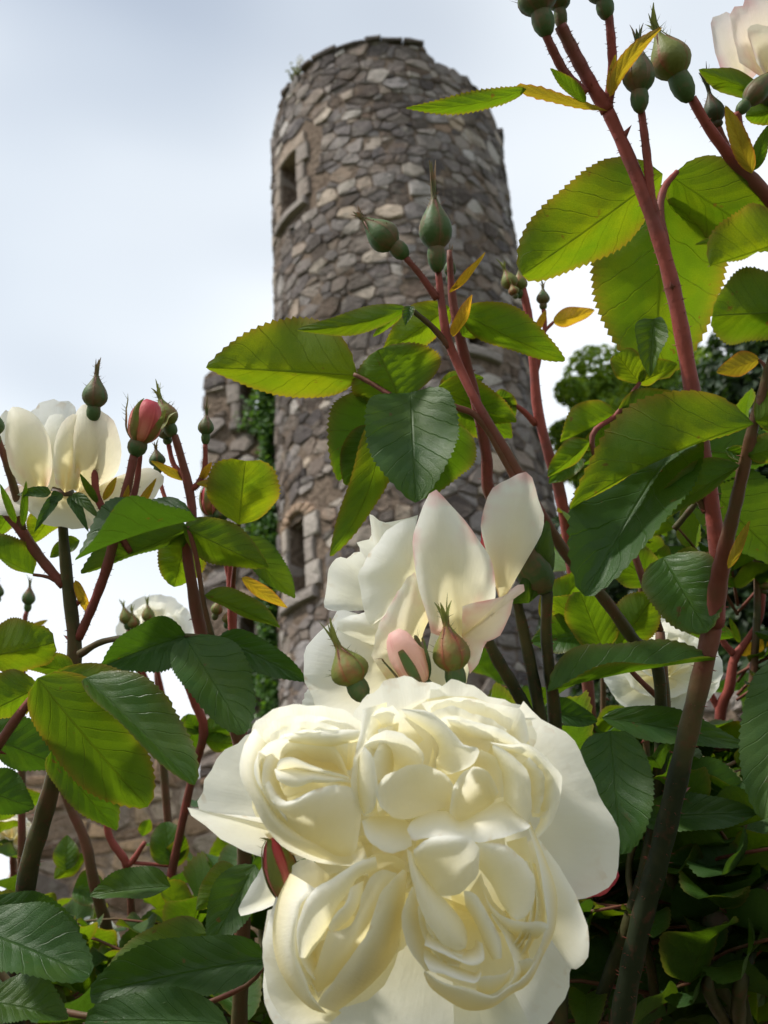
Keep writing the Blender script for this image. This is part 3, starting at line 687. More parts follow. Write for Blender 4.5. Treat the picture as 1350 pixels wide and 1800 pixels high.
# ------------------------------------------------------------------ ruined wall beside the tower
def wall_frame(x0, y0, x1, D0, D1):
    """a straight wall from the ray at x0 to the ray at x1 with ground distances D0, D1"""
    def g(x, D):
        d = ray(x, y0); h = unit(np.array((d[0], d[1]))); return np.array((h[0] * D, h[1] * D))
    A, B = g(x0, D0), g(x1, D1); L = np.linalg.norm(B - A); e = (B - A) / L; nrm = np.array((e[1], -e[0]))
    if nrm @ (-A) < 0: nrm = -nrm
    return A, e, nrm, L
def make_wall(name, label, frame, top, holes, size, seed, single, warm=0.0, thick=0.9, cat='wall'):
    A, e, nrm, L = frame
    place = lambda u, v, z: np.array((A[0] + e[0] * u + nrm[0] * z, A[1] + e[1] * u + nrm[1] * z, v))
    w = thing(name, (A[0], A[1], 0), label, cat)
    hi = max(top(u) for u in np.linspace(0, L, 60))
    masonry_shell(w, np.linspace(0, L, 30), np.linspace(-0.3, hi + .3, 30), holes, place, lambda u: top(u) - .1, t=thick)
    r = random.Random(seed + 1); keep = []
    for (a, b, c, d) in holes:
        win = bpy.data.objects.new('window', None); COL.objects.link(win); win.parent = w; win.matrix_parent_inverse = Matrix.Translation(-PLOC[w.name]); PLOC[win.name] = Vector((0, 0, 0)); win.empty_display_size = .3
        nh = max(2, int(round((d - c) / 0.5))); hs = np.linspace(c, d, nh + 1)
        for s in (0, 1):
            for i in range(nh):
                wd = 0.26 * (1.3 if (i + s) % 2 else 0.85); u0, u1 = (a - wd, a - .002) if s == 0 else (b + .002, b + wd)
                if u1 > L or u0 < 0: continue
                dressed(win, 'jamb_stone', u0, u1, hs[i] + .012, hs[i + 1] - .012, place, r, .08, depth=-.5, tone=(r.uniform(.55, .8), .45 + warm, 0))
        dressed(win, 'sill', a - .25, b + .25, c - .2, c - .004, place, r, .14, depth=-.5, tone=(.6, .4, 0))
        dressed(win, 'lintel', a - .3, b + .3, d + .004, d + .3, place, r, .09, depth=-.5, tone=(.6, .45, 0))
        keep.append((a - .36, b + .36, c - .22, d + .32))
    def ok(poly):
        c = np.mean(poly, axis=0)
        for a, b, lo, hi_ in keep:
            if any(a < p[0] < b and lo < p[1] < hi_ for p in poly + [tuple(c)]): return False
        return all(-0.02 < p[0] < L + .02 for p in poly) and all(p[1] < top(p[0]) + .08 for p in poly) and c[1] > 0
    cs = rubble_cells(0, L, 0, hi + .2, size, seed, 0.05, ok, True)
    lay_stones(w, cs, place, seed + 2, single, warm)
    # stones on the end face towards the open side
    placeE = lambda u, v, z: np.array((A[0] - nrm[0] * u - e[0] * z, A[1] - nrm[1] * u - e[1] * z, v))
    cs = rubble_cells(0.02, thick - .02, 0, top(0.02), size, seed + 7, .05, lambda poly: all(0.0 < p[0] < thick and 0 < p[1] < top(0.0) + .05 for p in poly), True)
    lay_stones(w, cs, placeE, seed + 9, 0, warm)
    return w, place
def h_at(x, y, D):
    d = ray(x, y); return CAMP[2] + d[2] / math.hypot(d[0], d[1]) * D
fr = wall_frame(357, 900, 500, 21.6, 20.9)
hA = h_at(358, 655, 21.6)
def topA(u): return hA + 0.5 * (u / fr[3]) + 0.12 * math.sin(u * 5)
LW = fr[3]
u_of = lambda x: LW * (x - 357) / 143.0
holesA = [(u_of(425), u_of(458), h_at(440, 742, 21.2), h_at(440, 672, 21.2)), (u_of(424), u_of(449), h_at(440, 1195, 21.2), h_at(440, 1085, 21.2))]
ruin, ruin_place = make_wall('ruined_wall', 'high ruined rubble wall with window gaps joining the round tower, ivy against it', fr, topA, holesA, 0.46, 31, 220, 0.08)
fr2 = wall_frame(40, 1400, 520, 17.2, 18.0)
def topB(u): return h_at(150, 1318, 17.3) + 0.35 * math.sin(u * 1.3) + 0.2 * math.sin(u * 4.1)
low, low_place = make_wall('garden_wall', 'lower pinkish tan rubble wall in front of the ruined wall', fr2, topB, [], 0.42, 47, 220, 0.62, 0.6)
for o_ in low.children:
    if o_.name.startswith('mortar_core'): o_.data.materials[0] = PALE_MORTAR
fr3 = wall_frame(1130, 1300, 1420, 9.5, 9.0)
def topC(u): return h_at(1300, 1180, 9.2) + 0.06 * math.sin(u * 3)
lowr, lowr_place = make_wall('terrace_wall', 'low grey stone terrace wall under the dark trees', fr3, topC, [], 0.36, 53, 60, 0.0, 0.5)

# ------------------------------------------------------------------ ivy and rim weeds
def leafy_material(name, c, tr, tl=0.4, rough=0.5):
    m, t, out = material(name)
    a = attr(t, 'tone'); n = noise(t, 1.3, 4.0)
    f = mth(t, 'ADD', mth(t, 'MULTIPLY', a.outputs['Fac'], 0.7), mth(t, 'MULTIPLY', n, 0.5))
    col = ramp(t, f, [(0.15, tuple(x * 0.55 for x in c)), (0.6, c), (1.0, (c[0] * 1.9, c[1] * 1.5, c[2] * 1.2))])
    p = bsdf(t, col, rough, None, 0.35); tb = nd(t, 'ShaderNodeBsdfTranslucent')
    t.links.new(mixc(t, f, tuple(x * .7 for x in tr), tr), tb.inputs[0])
    ms = nd(t, 'ShaderNodeMixShader'); ms.inputs[0].default_value = tl
    t.links.new(p.outputs[0], ms.inputs[1]); t.links.new(tb.outputs[0], ms.inputs[2]); t.links.new(ms.outputs[0], out.inputs[0]); return m
IVY = leafy_material('ivy_leaves', (0.045, 0.12, 0.018), (0.18, 0.36, 0.02))
TREE_A = leafy_material('tree_leaves', (0.13, 0.24, 0.025), (0.44, 0.60, 0.03))
TREE_B = leafy_material('yew_leaves', (0.018, 0.042, 0.012), (0.05, 0.10, 0.012), 0.25)
BARK = plain('bark', (0.07, 0.055, 0.04), 0.9, 0.4, 20.0)
def leaf_cloud(centers, normals, size, mat, r, shape=5):
    """many small leaf blades, each a bent diamond"""
    V, F, A = [], [], []
    for c, nrm in zip(centers, normals):
        n = unit(np.asarray(nrm) + np.array((r.gauss(0, .55), r.gauss(0, .55), r.gauss(0, .55)))); a = unit(np.cross(n, (r.gauss(0, 1), r.gauss(0, 1), r.gauss(0, 1)))); b = np.cross(n, a)
        s = size * r.uniform(.6, 1.35); k = len(V); tn = r.random()
        V.extend([c - a * s * .5, c + b * s * .32 + n * s * .08, c + a * s * .55 - n * s * .1, c - b * s * .32 + n * s * .08]); A.extend([tn] * 4)
        F.extend([(k, k + 1, k + 2), (k, k + 2, k + 3)])
    return mesh('foliage', V, F, mat, {'tone': A}, smooth=False)
def ivy():
    r = random.Random(17); a = ruin_place(u_of(474), 0, 0.1)
    iv = thing('ivy', (a[0], a[1], 0), 'strip of bright green ivy climbing the corner between ruined wall and round tower', 'ivy')
    C, N = [], []
    hT = h_at(470, 662, 21.0)
    for _ in range(9000):
        v = hT * r.random() ** 0.85; wv = 0.22 + 0.16 * math.sin(v * 1.9) + 0.12 * math.sin(v * 4.3 + 1)
        if v > hT - 1.0: wv *= (hT - v) + 0.15
        u = u_of(476) + r.gauss(0, 1) * max(wv, .06) * 0.8
        if u > LW + 0.3: continue
        C.append(ruin_place(u, v, 0.08 + abs(r.gauss(0, .16)))); N.append(np.array((fr[2][0], fr[2][1], 0.5)))
    obj('foliage', leaf_cloud(C, N, 0.15, IVY, r), iv)
    P = np.array([[*ruin_place(u_of(476) + 0.08 * math.sin(v), v, 0.09), 0.03 - 0.02 * v / hT] for v in np.linspace(0, hT - .3, 12)])
    me = tube3(P, 6); me.materials[0] = BARK; obj('trunk', me, iv)
ivy()
def rim_weed(u, label, n, hgt, pale):
    r = random.Random(int(u * 100) + 5); P = tower_place(u, tower_top(u) - 0.02, -0.02)
    w = thing('rim_weed', tuple(P), label, 'weed'); C, N = [], []
    for _ in range(n):
        C.append(P + np.array((r.gauss(0, .10), r.gauss(0, .10), abs(r.gauss(0, .5)) * hgt * .5 + .02))); N.append((0, 0, 1))
    obj('foliage', leaf_cloud(C, N, 0.12, leafy_material('weed_leaves', (0.12, 0.13, 0.07), (0.2, 0.22, 0.08)), r), w)
    if pale:
        C = [P + np.array((0.1 + r.gauss(0, .05), r.gauss(0, .05), hgt + r.gauss(0, .09))) for _ in range(60)]
        obj('flower_head', leaf_cloud(C, [(0, 0, 1)] * 60, 0.07, plain('weed_flower', (0.8, 0.8, 0.76)), r), w)
    pts = np.array([[*P, .012], [*(P + (0.04, 0, hgt * .5)), .01], [*(P + (0.1, 0, hgt)), .006]]); obj('stem', tube3(pts, 5), w)
rim_weed(tower_uv(518, 136)[0], 'tuft of weed with a pale flower head on the broken tower rim', 90, 0.55, True)

# ------------------------------------------------------------------ trees on the right
def tree(name, x, y_top, D, hw, label, mat, seed, n, lsize, group=None, low=0.12, nl=46):
    r = random.Random(seed); d = ray(x, y_top); hd = unit(np.array((d[0], d[1]))); P = hd * D; H = h_at(x, y_top, D)
    t = thing(name, (P[0], P[1], 0), label, 'tree', group)
    lobes = []
    for _ in range(nl):
        a, f = r.uniform(0, 6.28), r.random(); hh = low + (0.97 - low) * f
        rr = hw * (math.sin(math.pi * min(1, 0.12 + 0.80 * (hh - low) / (1 - low))) ** 0.7) * r.uniform(.25, .92)
        lobes.append((np.array((P[0] + math.cos(a) * rr, P[1] + math.sin(a) * rr, H * hh - 0.05 * H * (hh > .85))), hw * r.uniform(.16, .34)))
    lobes.append((np.array((P[0], P[1], H - hw * .25)), hw * .25))
    C, N = [], []
    wts = [l[1] ** 2 for l in lobes]
    for _ in range(n):
        c, R = r.choices(lobes, wts)[0]; dv = unit((r.gauss(0, 1), r.gauss(0, 1), r.gauss(0, 1) + .15)); q = R * (1 - abs(r.gauss(0, .16)))
        C.append(c + dv * np.array((q, q, q * .8))); N.append(dv + np.array((0, 0, .5)))
    obj('crown', leaf_cloud(C, N, lsize, mat, r), t)
    pts = np.array([[P[0], P[1], -0.1, hw * .13], [P[0] + .1, P[1], H * .3, hw * .09], [P[0] - .1, P[1], H * .65, hw * .05], [P[0], P[1], H * .9, hw * .015]])
    me = tube3(pts, 8); me.materials[0] = BARK; obj('trunk', me, t)
    for k in range(9):
        c, R = lobes[k * 4]; z0 = H * r.uniform(.2, .55)
        me = tube3(np.array([[P[0], P[1], z0, hw * .05], [*((np.array((P[0], P[1], z0)) + c) / 2 + (0, 0, .1)), hw * .03], [*c, hw * .012]]), 6); me.materials[0] = BARK; obj('limb', me, t)
    return t
tree('leafy_tree', 1130, 566, 24.0, 3.4, 'bright green sunlit broadleaf tree beside the tower', TREE_A, 61, 60000, 0.19, nl=80)
tree('leafy_tree', 1000, 662, 22.0, 1.7, 'smaller light green tree between the tower and the big tree', TREE_A, 62, 30000, 0.15, nl=60)
tree('dark_tree', 1250, 640, 14.0, 2.6, 'dark evergreen tree above the grey terrace wall', TREE_B, 63, 46000, 0.17, nl=90)
tree('dark_tree', 1400, 540, 12.0, 2.6, 'tallest and darkest evergreen tree behind the rose leaves', TREE_B, 64, 40000, 0.16, nl=90)
tree('dark_tree', 1110, 800, 13.0, 1.6, 'low dark bush at the foot of the round tower', TREE_B, 65, 26000, 0.14, low=0.03, nl=60)
mpost = thing('metal_post', tuple(at(300, 1600, 7.0) * (1, 1, 0)), 'thin blue grey metal post standing before the garden wall', 'post')
MET = plain('galvanised_metal', (0.28, 0.32, 0.36), 0.45, 0.15, 20.0)
P0, P1 = at(300, 1580, 7.0), at(301, 1505, 7.05)
me = tube3(np.array([[P1[0], P1[1], -0.1, .018], [P1[0], P1[1], P1[2] * .5, .018], [P1[0], P1[1], P1[2], .018]]), 10); me.materials[0] = MET; obj('shaft', me, mpost)
me = tube3(np.array([[P1[0], P1[1], P1[2] - .01, .026], [P1[0], P1[1], P1[2] + .025, .024], [P1[0], P1[1], P1[2] + .05, .008]]), 10); me.materials[0] = MET; obj('cap', me, mpost)

# ------------------------------------------------------------------ the roses
def rose(label, x, y, d, group=None):
    return thing('rose_cane', tuple(foot(x, y, d)), label, 'rose', group)

# --- the big cream bloom in front ---------------------------------------------------
c1 = rose('rose cane carrying the huge quartered cream bloom with a red bud tucked beside it', 760, 1830, 0.36)
D1 = 0.30
b1 = bloom(c1)
C0 = (722, 1490, 12)
def P1(rim, base, bulge=0.0, kind='w', **kw): return petal(b1, rim, base, D1, bulge, kind, **kw)
# guard petals at the back
P1([(470, 1285, 18), (435, 1290, 20), (400, 1315, 22), (375, 1350, 24), (355, 1385, 26), (345, 1415, 26), (400, 1455, 24), (500, 1500, 20)], (640, 1440, 14), -3, ruffle=0.8)
P1([(485, 1440, 12), (420, 1433, 8), (375, 1428, 6), (332, 1420, 5), (350, 1445, 12), (385, 1472, 17), (430, 1495, 20), (500, 1522, 20)], (610, 1480, 14), 3, ruffle=0.4)
P1([(920, 1235, 16), (955, 1262, 20), (992, 1293, 22), (1017, 1322, 24), (1032, 1358, 25), (1048, 1386, 26), (1070, 1420, 27), (1083, 1460, 28), (1086, 1506, 30), (1076, 1540, 32), (1059, 1566, 34), (1035, 1580, 35), (1000, 1575, 36), (955, 1545, 36), (930, 1510, 34)], (790, 1440, 24), -9, lip=-4.0, ruffle=1.0, ns=27)
P1([(622, 1262, 3), (634, 1234, 3), (657, 1210, 4), (685, 1195, 6), (722, 1190, 8), (757, 1199, 10), (785, 1212, 12), (800, 1260, 13)], (740, 1430, 14), -4, lip=2, ruffle=0.7, ns=21)
P1([(745, 1215, 12), (768, 1206, 10), (793, 1197, 10), (822, 1203, 11), (859, 1218, 13), (893, 1234, 15), (926, 1246, 16), (945, 1290, 17), (930, 1330, 18)], (780, 1430, 15), -5, lip=2, ruffle=0.8, ns=21)
P1([(470, 1600, 16), (461, 1660, 16), (460, 1700, 17), (468, 1758, 19), (498, 1820, 21), (600, 1868, 24), (740, 1880, 26), (870, 1850, 27), (930, 1800, 27)], [(600, 1560, 14), (720, 1560, 14), (840, 1600, 14)], -6, ruffle=0.6, ns=23)
P1([(800, 1870, 27), (880, 1850, 26), (945, 1812, 25), (985, 1762, 24), (1006, 1712, 24), (1009, 1670, 25), (990, 1610, 26), (950, 1560, 26)], (790, 1560, 14), -7, lip=-1, ruffle=0.7, ns=21)
P1([(940, 1468, 8), (958, 1487, 8), (976, 1514, 9), (999, 1551, 10), (1020, 1589, 12), (1032, 1628, 13), (1035, 1660, 14), (1029, 1692, 15), (1013, 1706, 16), (1000, 1700, 17), (985, 1670, 18)], [(915, 1500, 10), (930, 1560, 11), (945, 1600, 13), (960, 1640, 16)], 3, lip=0, ns=19)
P1([(545, 1509, 7), (518, 1518, 8), (497, 1548, 9), (482, 1580, 9), (475, 1610, 9), (466, 1645, 9), (462, 1687, 10), (467, 1728, 11), (480, 1765, 12), (505, 1795, 13), (560, 1815, 15)], [(580, 1540, 6), (550, 1600, 3), (540, 1680, 3), (560, 1750, 5), (600, 1780, 9)], 3, ruffle=0.5, ns=21)
# deep cream floor under the four quarters
for cx, cy, rx, ry, z in ((540, 1390, 100, 120, 10), (790, 1350, 150, 130, 10), (600, 1650, 105, 120, 10), (840, 1610, 120, 130, 9), (720, 1490, 90, 80, 9), (650, 1450, 90, 90, 6), (640, 1530, 90, 60, 8), (770, 1480, 120, 60, 5), (680, 1590, 60, 90, 9)):
    P1([(cx + rx * math.cos(a), cy + ry * math.sin(a), z + 2) for a in np.linspace(-3.4, 2.9, 12)], (cx, cy, z + 6), -2, t0=0.0, t1=0.35, ns=19, ntt=6)
# upper left quarter
P1([(645, 1275, 1), (610, 1251, -2), (560, 1240, -3), (520, 1238, -3), (480, 1248, -1), (449, 1268, 3), (438, 1300, 6)], [(640, 1350, 10), (560, 1340, 9), (500, 1350, 8), (455, 1370, 8)], -5, lip=1.0, ruffle=0.5, ns=21)
P1([(448, 1280, 3), (430, 1306, 0), (420, 1345, -4), (428, 1378, -7), (447, 1414, -9), (466, 1455, -9), (497, 1488, -6), (533, 1507, -2), (578, 1520, 2), (622, 1522, 5), (645, 1508, 8)], [(470, 1310, -4), (460, 1350, -7), (475, 1400, -8), (505, 1440, -8), (550, 1470, -6), (600, 1480, 0), (635, 1480, 6)], 5, ruffle=0.4, ns=23)
P1([(612, 1362, -3), (600, 1330, -6), (580, 1308, -8), (540, 1302, -10), (496, 1299, -10), (462, 1311, -10), (449, 1343, -10), (458, 1378, -9), (480, 1400, -7)], [(630, 1390, 6), (560, 1360, 5), (520, 1365, 4), (500, 1385, 3)], -3, lip=1.2, ruffle=0.4, ns=21)
P1([(636, 1283, -4), (600, 1282, -6), (560, 1282, -7), (532, 1283, -8), (500, 1292, -7)], [(635, 1305, -4), (607, 1307, -6), (585, 1312, -7), (550, 1310, -8), (510, 1305, -8)], 2.5, ruffle=0.4)
P1([(486, 1350, -12), (492, 1335, -13), (515, 1331, -14), (540, 1342, -13), (565, 1351, -12), (590, 1358, -11), (614, 1366, -9)], [(490, 1366, -8), (515, 1360, -7), (540, 1362, -5), (570, 1372, -3), (615, 1380, 0)], 2.0)
P1([(482, 1352, -11), (490, 1374, -14), (520, 1384, -14), (545, 1376, -13), (568, 1376, -12), (600, 1374, -10), (616, 1376, -8)], [(490, 1350, -9), (515, 1349, -10), (545, 1352, -8), (575, 1357, -7), (616, 1366, -4)], 3.0)
P1([(472, 1372, -12), (492, 1402, -13), (508, 1408, -14), (540, 1394, -15), (567, 1384, -14), (600, 1380, -12), (616, 1381, -10), (630, 1402, -8), (634, 1440, -5), (628, 1490, 0)], [(455, 1395, -9), (480, 1440, -8), (515, 1478, -7), (550, 1500, -4), (585, 1512, 0), (610, 1512, 3)], 5.0, ns=23)
P1([(455, 1320, -9), (446, 1352, -12), (462, 1392, -13), (500, 1418, -13)], [(470, 1325, -2), (470, 1355, -2), (480, 1385, -2), (505, 1400, -3)], 1)
# upper right quarter
P1([(637, 1247, -3), (632, 1291, -7), (621, 1339, -10), (617, 1380, -11), (625, 1417, -9), (640, 1434, -5)], [(680, 1235, 2), (672, 1300, 4), (662, 1360, 6), (662, 1410, 6), (666, 1436, 6)], 3, ruffle=0.4)
P1([(641, 1311, -13), (656, 1333, -14), (662, 1363, -14), (664, 1395, -13), (656, 1424, -11), (641, 1433, -8)], [(630, 1330, -8), (626, 1355, -8), (625, 1385, -7), (630, 1412, -6), (640, 1430, -4)], 2.0)
P1([(640, 1310, -9), (655, 1293, -11), (676, 1284, -12), (707, 1289, -12), (730, 1306, -10), (746, 1330, -8), (740, 1352, -5)], [(655, 1345, 3), (675, 1350, 4), (700, 1355, 5), (725, 1358, 5), (740, 1360, 5)], -3, lip=1.5, ruffle=0.4)
P1([(690, 1240, -1), (660, 1250, -3), (645, 1275, -5), (640, 1300, -6)], [(745, 1300, 6), (720, 1320, 6), (690, 1330, 6), (660, 1335, 6)], -2, ruffle=0.5)
P1([(705, 1246, -5), (748, 1249, -7), (778, 1268, -8), (800, 1290, -9), (815, 1309, -10), (841, 1316, -10), (838, 1337, -8), (819, 1351, -6), (795, 1360, -3)], [(715, 1262, 0), (740, 1278, 0), (762, 1296, -1), (772, 1318, -2), (766, 1340, -2), (770, 1352, -1), (785, 1362, 2)], 2.5, ruffle=0.4, ns=21)
P1([(740, 1236, 2), (790, 1226, 3), (840, 1230, 4), (885, 1240, 5), (920, 1252, 6), (930, 1300, 6)], [(780, 1290, 9), (810, 1300, 9), (840, 1305, 10), (870, 1310, 10), (890, 1320, 10), (900, 1340, 10)], -3, lip=1, ruffle=0.6)
P1([(785, 1264, -4), (837, 1269, -6), (874, 1279, -6), (897, 1291, -6), (917, 1307, -5)], [(800, 1288, 4), (822, 1308, 4), (855, 1312, 4), (880, 1314, 4), (905, 1320, 5)], -1.0, lip=1, ruffle=0.5)
P1([(862, 1305, -7), (896, 1309, -8), (926, 1307, -7), (950, 1323, -6), (972, 1346, -4), (988, 1366, -2), (986, 1396, -1), (975, 1436, 0), (957, 1462, 3), (943, 1475, 6)], [(880, 1318, 3), (910, 1325, 3), (933, 1336, 2), (944, 1358, 2), (951, 1387, 3), (947, 1412, 4), (950, 1440, 6), (940, 1460, 9)], 2.5, ruffle=0.5, ns=21)
P1([(866, 1309, -10), (884, 1316, -11), (909, 1335, -11), (928, 1358, -10), (934, 1391, -9), (934, 1424, -8), (923, 1449, -6), (905, 1440, -6)], [(866, 1320, -5), (875, 1340, -4), (882, 1360, -3), (885, 1387, -3), (885, 1410, -3), (887, 1422, -3), (890, 1430, -3), (898, 1436, -3)], 2.5, ns=19)
P1([(845, 1318, -5), (870, 1330, -5), (884, 1360, -4), (886, 1400, -3)], [(830, 1355, 7), (845, 1370, 7), (860, 1385, 7), (870, 1405, 7)], -3, t1=0.6)
P1([(668, 1418, -13), (661, 1392, -13), (676, 1365, -12), (707, 1349, -10), (737, 1344, -9), (765, 1350, -7), (787, 1365, -5), (798, 1382, -3)], [(690, 1437, -11), (705, 1440, -10), (722, 1439, -9), (745, 1432, -7), (765, 1426, -5), (780, 1420, -3), (795, 1412, 0)], -3.5, ns=21)
P1([(790, 1425, -6), (797, 1385, -8), (818, 1353, -8), (842, 1349, -7), (864, 1364, -5), (876, 1392, -3)], [(795, 1452, 0), (812, 1448, 2), (835, 1438, 3), (850, 1425, 4), (868, 1410, 5)], -3)
P1([(716, 1458, -14), (726, 1478, -15), (748, 1474, -15), (800, 1470, -15), (837, 1481, -16), (874, 1474, -15), (918, 1462, -12), (932, 1452, -9)], [(722, 1444, -8), (745, 1430, -6), (785, 1426, -5), (810, 1444, -5), (858, 1419, -4), (889, 1409, -4), (915, 1432, -4)], 2.5, lip=-0.8, ruffle=0.4, ns=23)
P1([(636, 1443, -9), (643, 1469, -11), (659, 1488, -12), (685, 1499, -12), (706, 1496, -11), (724, 1486, -9)], [(652, 1436, -2), (668, 1434, 0), (684, 1434, 0), (705, 1438, 0), (722, 1450, -2)], 2.0)
# lower left quarter
P1([(708, 1528, 0), (685, 1550, -6), (668, 1573, -9), (645, 1638, -12), (608, 1695, -13), (567, 1748, -10), (558, 1766, -8)], [(716, 1535, 8), (712, 1580, 8), (707, 1625, 8), (697, 1670, 7), (676, 1706, 5), (640, 1742, 2), (590, 1780, -2)], 4, ns=21)
P1([(555, 1562, -11), (532, 1586, -13), (522, 1622, -14), (519, 1657, -14), (524, 1688, -14), (536, 1717, -13), (545, 1742, -12), (562, 1768, -10)], [(510, 1535, 3), (488, 1580, 3), (479, 1635, 2), (484, 1683, 1), (500, 1722, -1), (528, 1758, -3), (552, 1776, -5), (575, 1782, -5)], 5, ns=21)
P1([(660, 1505, -9), (631, 1514, -13), (607, 1529, -15), (578, 1547, -16), (551, 1565, -17), (531, 1598, -18), (521, 1640, -18), (526, 1683, -17)], [(664, 1528, -7), (630, 1542, -11), (614, 1567, -13), (592, 1595, -14), (577, 1628, -14), (565, 1651, -14), (552, 1670, -14), (540, 1684, -14)], 3.0, lip=0, ns=21)
P1([(698, 1535, -4), (676, 1529, -8), (654, 1539, -11), (637, 1569, -13), (631, 1598, -14), (619, 1622, -15), (601, 1635, -15), (576, 1638, -14)], [(690, 1560, 4), (668, 1580, 3), (655, 1620, 1), (635, 1660, -2), (610, 1700, -4), (580, 1730, -5), (556, 1745, -6), (545, 1735, -6)], 1.5, ns=21)
P1([(616, 1560, -14), (606, 1590, -16), (590, 1605, -17), (578, 1628, -16), (580, 1640, -15)], [(640, 1548, -8), (636, 1575, -9), (626, 1600, -11), (612, 1618, -13), (596, 1632, -14)], 2.0)
P1([(540, 1660, -9), (536, 1690, -9), (545, 1725, -9), (560, 1755, -8)], [(580, 1650, 5), (575, 1680, 5), (570, 1710, 4), (570, 1740, 2)], -2, t1=0.6)
P1([(640, 1510, -3), (665, 1500, -3), (695, 1505, 0), (715, 1515, 4)], [(650, 1550, 8), (670, 1550, 8), (690, 1550, 9), (705, 1550, 9)], -2, t1=0.4)
# lower right quarter
P1([(926, 1448, -3), (941, 1494, -10), (951, 1539, -12), (957, 1580, -12), (961, 1622, -12), (950, 1660, -12), (935, 1690, -11)], [(932, 1445, 4), (955, 1500, 4), (974, 1550, 3), (980, 1590, 2), (974, 1640, 1), (956, 1678, 0), (940, 1706, -1)], 3, ns=21)
P1([(746, 1706, -16), (779, 1727, -17), (814, 1735, -18), (836, 1740, -18), (868, 1752, -17), (891, 1736, -16), (915, 1722, -15), (936, 1696, -13), (950, 1668, -12)], [(745, 1712, -8), (754, 1733, -7), (776, 1752, -6), (809, 1772, -6), (833, 1777, -6), (866, 1771, -5), (898, 1748, -5), (930, 1729, -4), (956, 1678, -3)], 4, ns=23)
P1([(724, 1560, -9), (708, 1598, -10), (707, 1628, -11), (713, 1655, -11), (728, 1682, -12), (749, 1708, -13)], [(738, 1555, 4), (742, 1590, 4), (750, 1620, 3), (758, 1645, 2), (758, 1670, 0), (764, 1704, -4)], 1.5, lip=-1)
P1([(715, 1492, -8), (722, 1539, -12), (733, 1580, -14), (752, 1625, -16), (773, 1653, -17), (800, 1671, -17), (818, 1667, -16)], [(726, 1500, -9), (736, 1524, -11), (757, 1555, -13), (782, 1582, -14), (808, 1612, -15), (820, 1636, -15), (822, 1650, -15)], 3.0, ns=19)
P1([(727, 1494, -14), (749, 1476, -17), (782, 1468, -18), (817, 1473, -18), (840, 1488, -17), (843, 1530, -15), (824, 1556, -14), (803, 1573, -13), (770, 1576, -12)], [(728, 1510, -12), (735, 1525, -12), (742, 1540, -12), (750, 1552, -12), (758, 1562, -12)], 4.0, ns=21)
P1([(838, 1482, -14), (880, 1482, -15), (910, 1502, -15), (931, 1524, -14), (940, 1548, -14), (937, 1589, -14), (925, 1611, -15), (909, 1618, -16)], [(838, 1510, -10), (843, 1527, -10), (853, 1540, -10), (864, 1555, -11), (874, 1575, -12), (882, 1590, -13), (895, 1608, -14)], 4.0, ns=19)
P1([(849, 1562, -13), (861, 1589, -16), (886, 1611, -17), (915, 1620, -17), (954, 1620, -15), (964, 1630, -13)], [(862, 1610, -6), (880, 1630, -5), (900, 1645, -4), (920, 1652, -4), (945, 1650, -4)], 1.5, lip=-.6)
P1([(845, 1535, -10), (855, 1560, -10), (872, 1590, -10), (890, 1606, -10)], [(820, 1575, 5), (835, 1600, 5), (850, 1625, 5), (880, 1640, 5)], -2, t1=.5)
P1([(815, 1566, -15), (833, 1569, -17), (851, 1595, -18), (869, 1628, -18), (881, 1653, -18), (882, 1684, -17)], [(818, 1592, -8), (830, 1612, -8), (840, 1631, -9), (848, 1650, -10), (856, 1669, -11), (866, 1688, -12)], 2.5)
P1([(862, 1606, -14), (886, 1646, -16), (901, 1684, -17), (904, 1712, -17), (892, 1735, -16)], [(890, 1600, 2), (912, 1640, 1), (928, 1670, 0), (930, 1695, -2), (915, 1722, -6)], 1.5, ns=15)
P1([(746, 1662, -16), (779, 1677, -18), (809, 1691, -19), (832, 1697, -18), (851, 1688, -17), (848, 1658, -15)], [(750, 1640, -9), (778, 1652, -10), (803, 1670, -11), (822, 1670, -11), (833, 1664, -10), (836, 1652, -8)], 2.0)
P1([(746, 1690, -16), (757, 1707, -18), (780, 1713, -19), (809, 1723, -20), (836, 1728, -19), (846, 1712, -17)], [(744, 1668, -10), (760, 1676, -11), (793, 1693, -12), (824, 1707, -12), (838, 1709, -12), (844, 1700, -12)], 2.0)
P1([(838, 1718, -17), (860, 1715, -18), (885, 1712, -17), (900, 1700, -16)], [(838, 1742, -12), (860, 1748, -12), (880, 1738, -11), (895, 1722, -11)], 1.5)
P1([(910, 1690, -14), (930, 1684, -14), (938, 1690, -13)], [(900, 1722, -8), (920, 1716, -8), (934, 1704, -8)], 1.0)
P1([(925, 1470, -4), (935, 1520, -6), (945, 1570, -7), (950, 1610, -7)], [(890, 1480, 6), (905, 1520, 6), (915, 1570, 6), (925, 1610, 6)], -2, t1=.6)
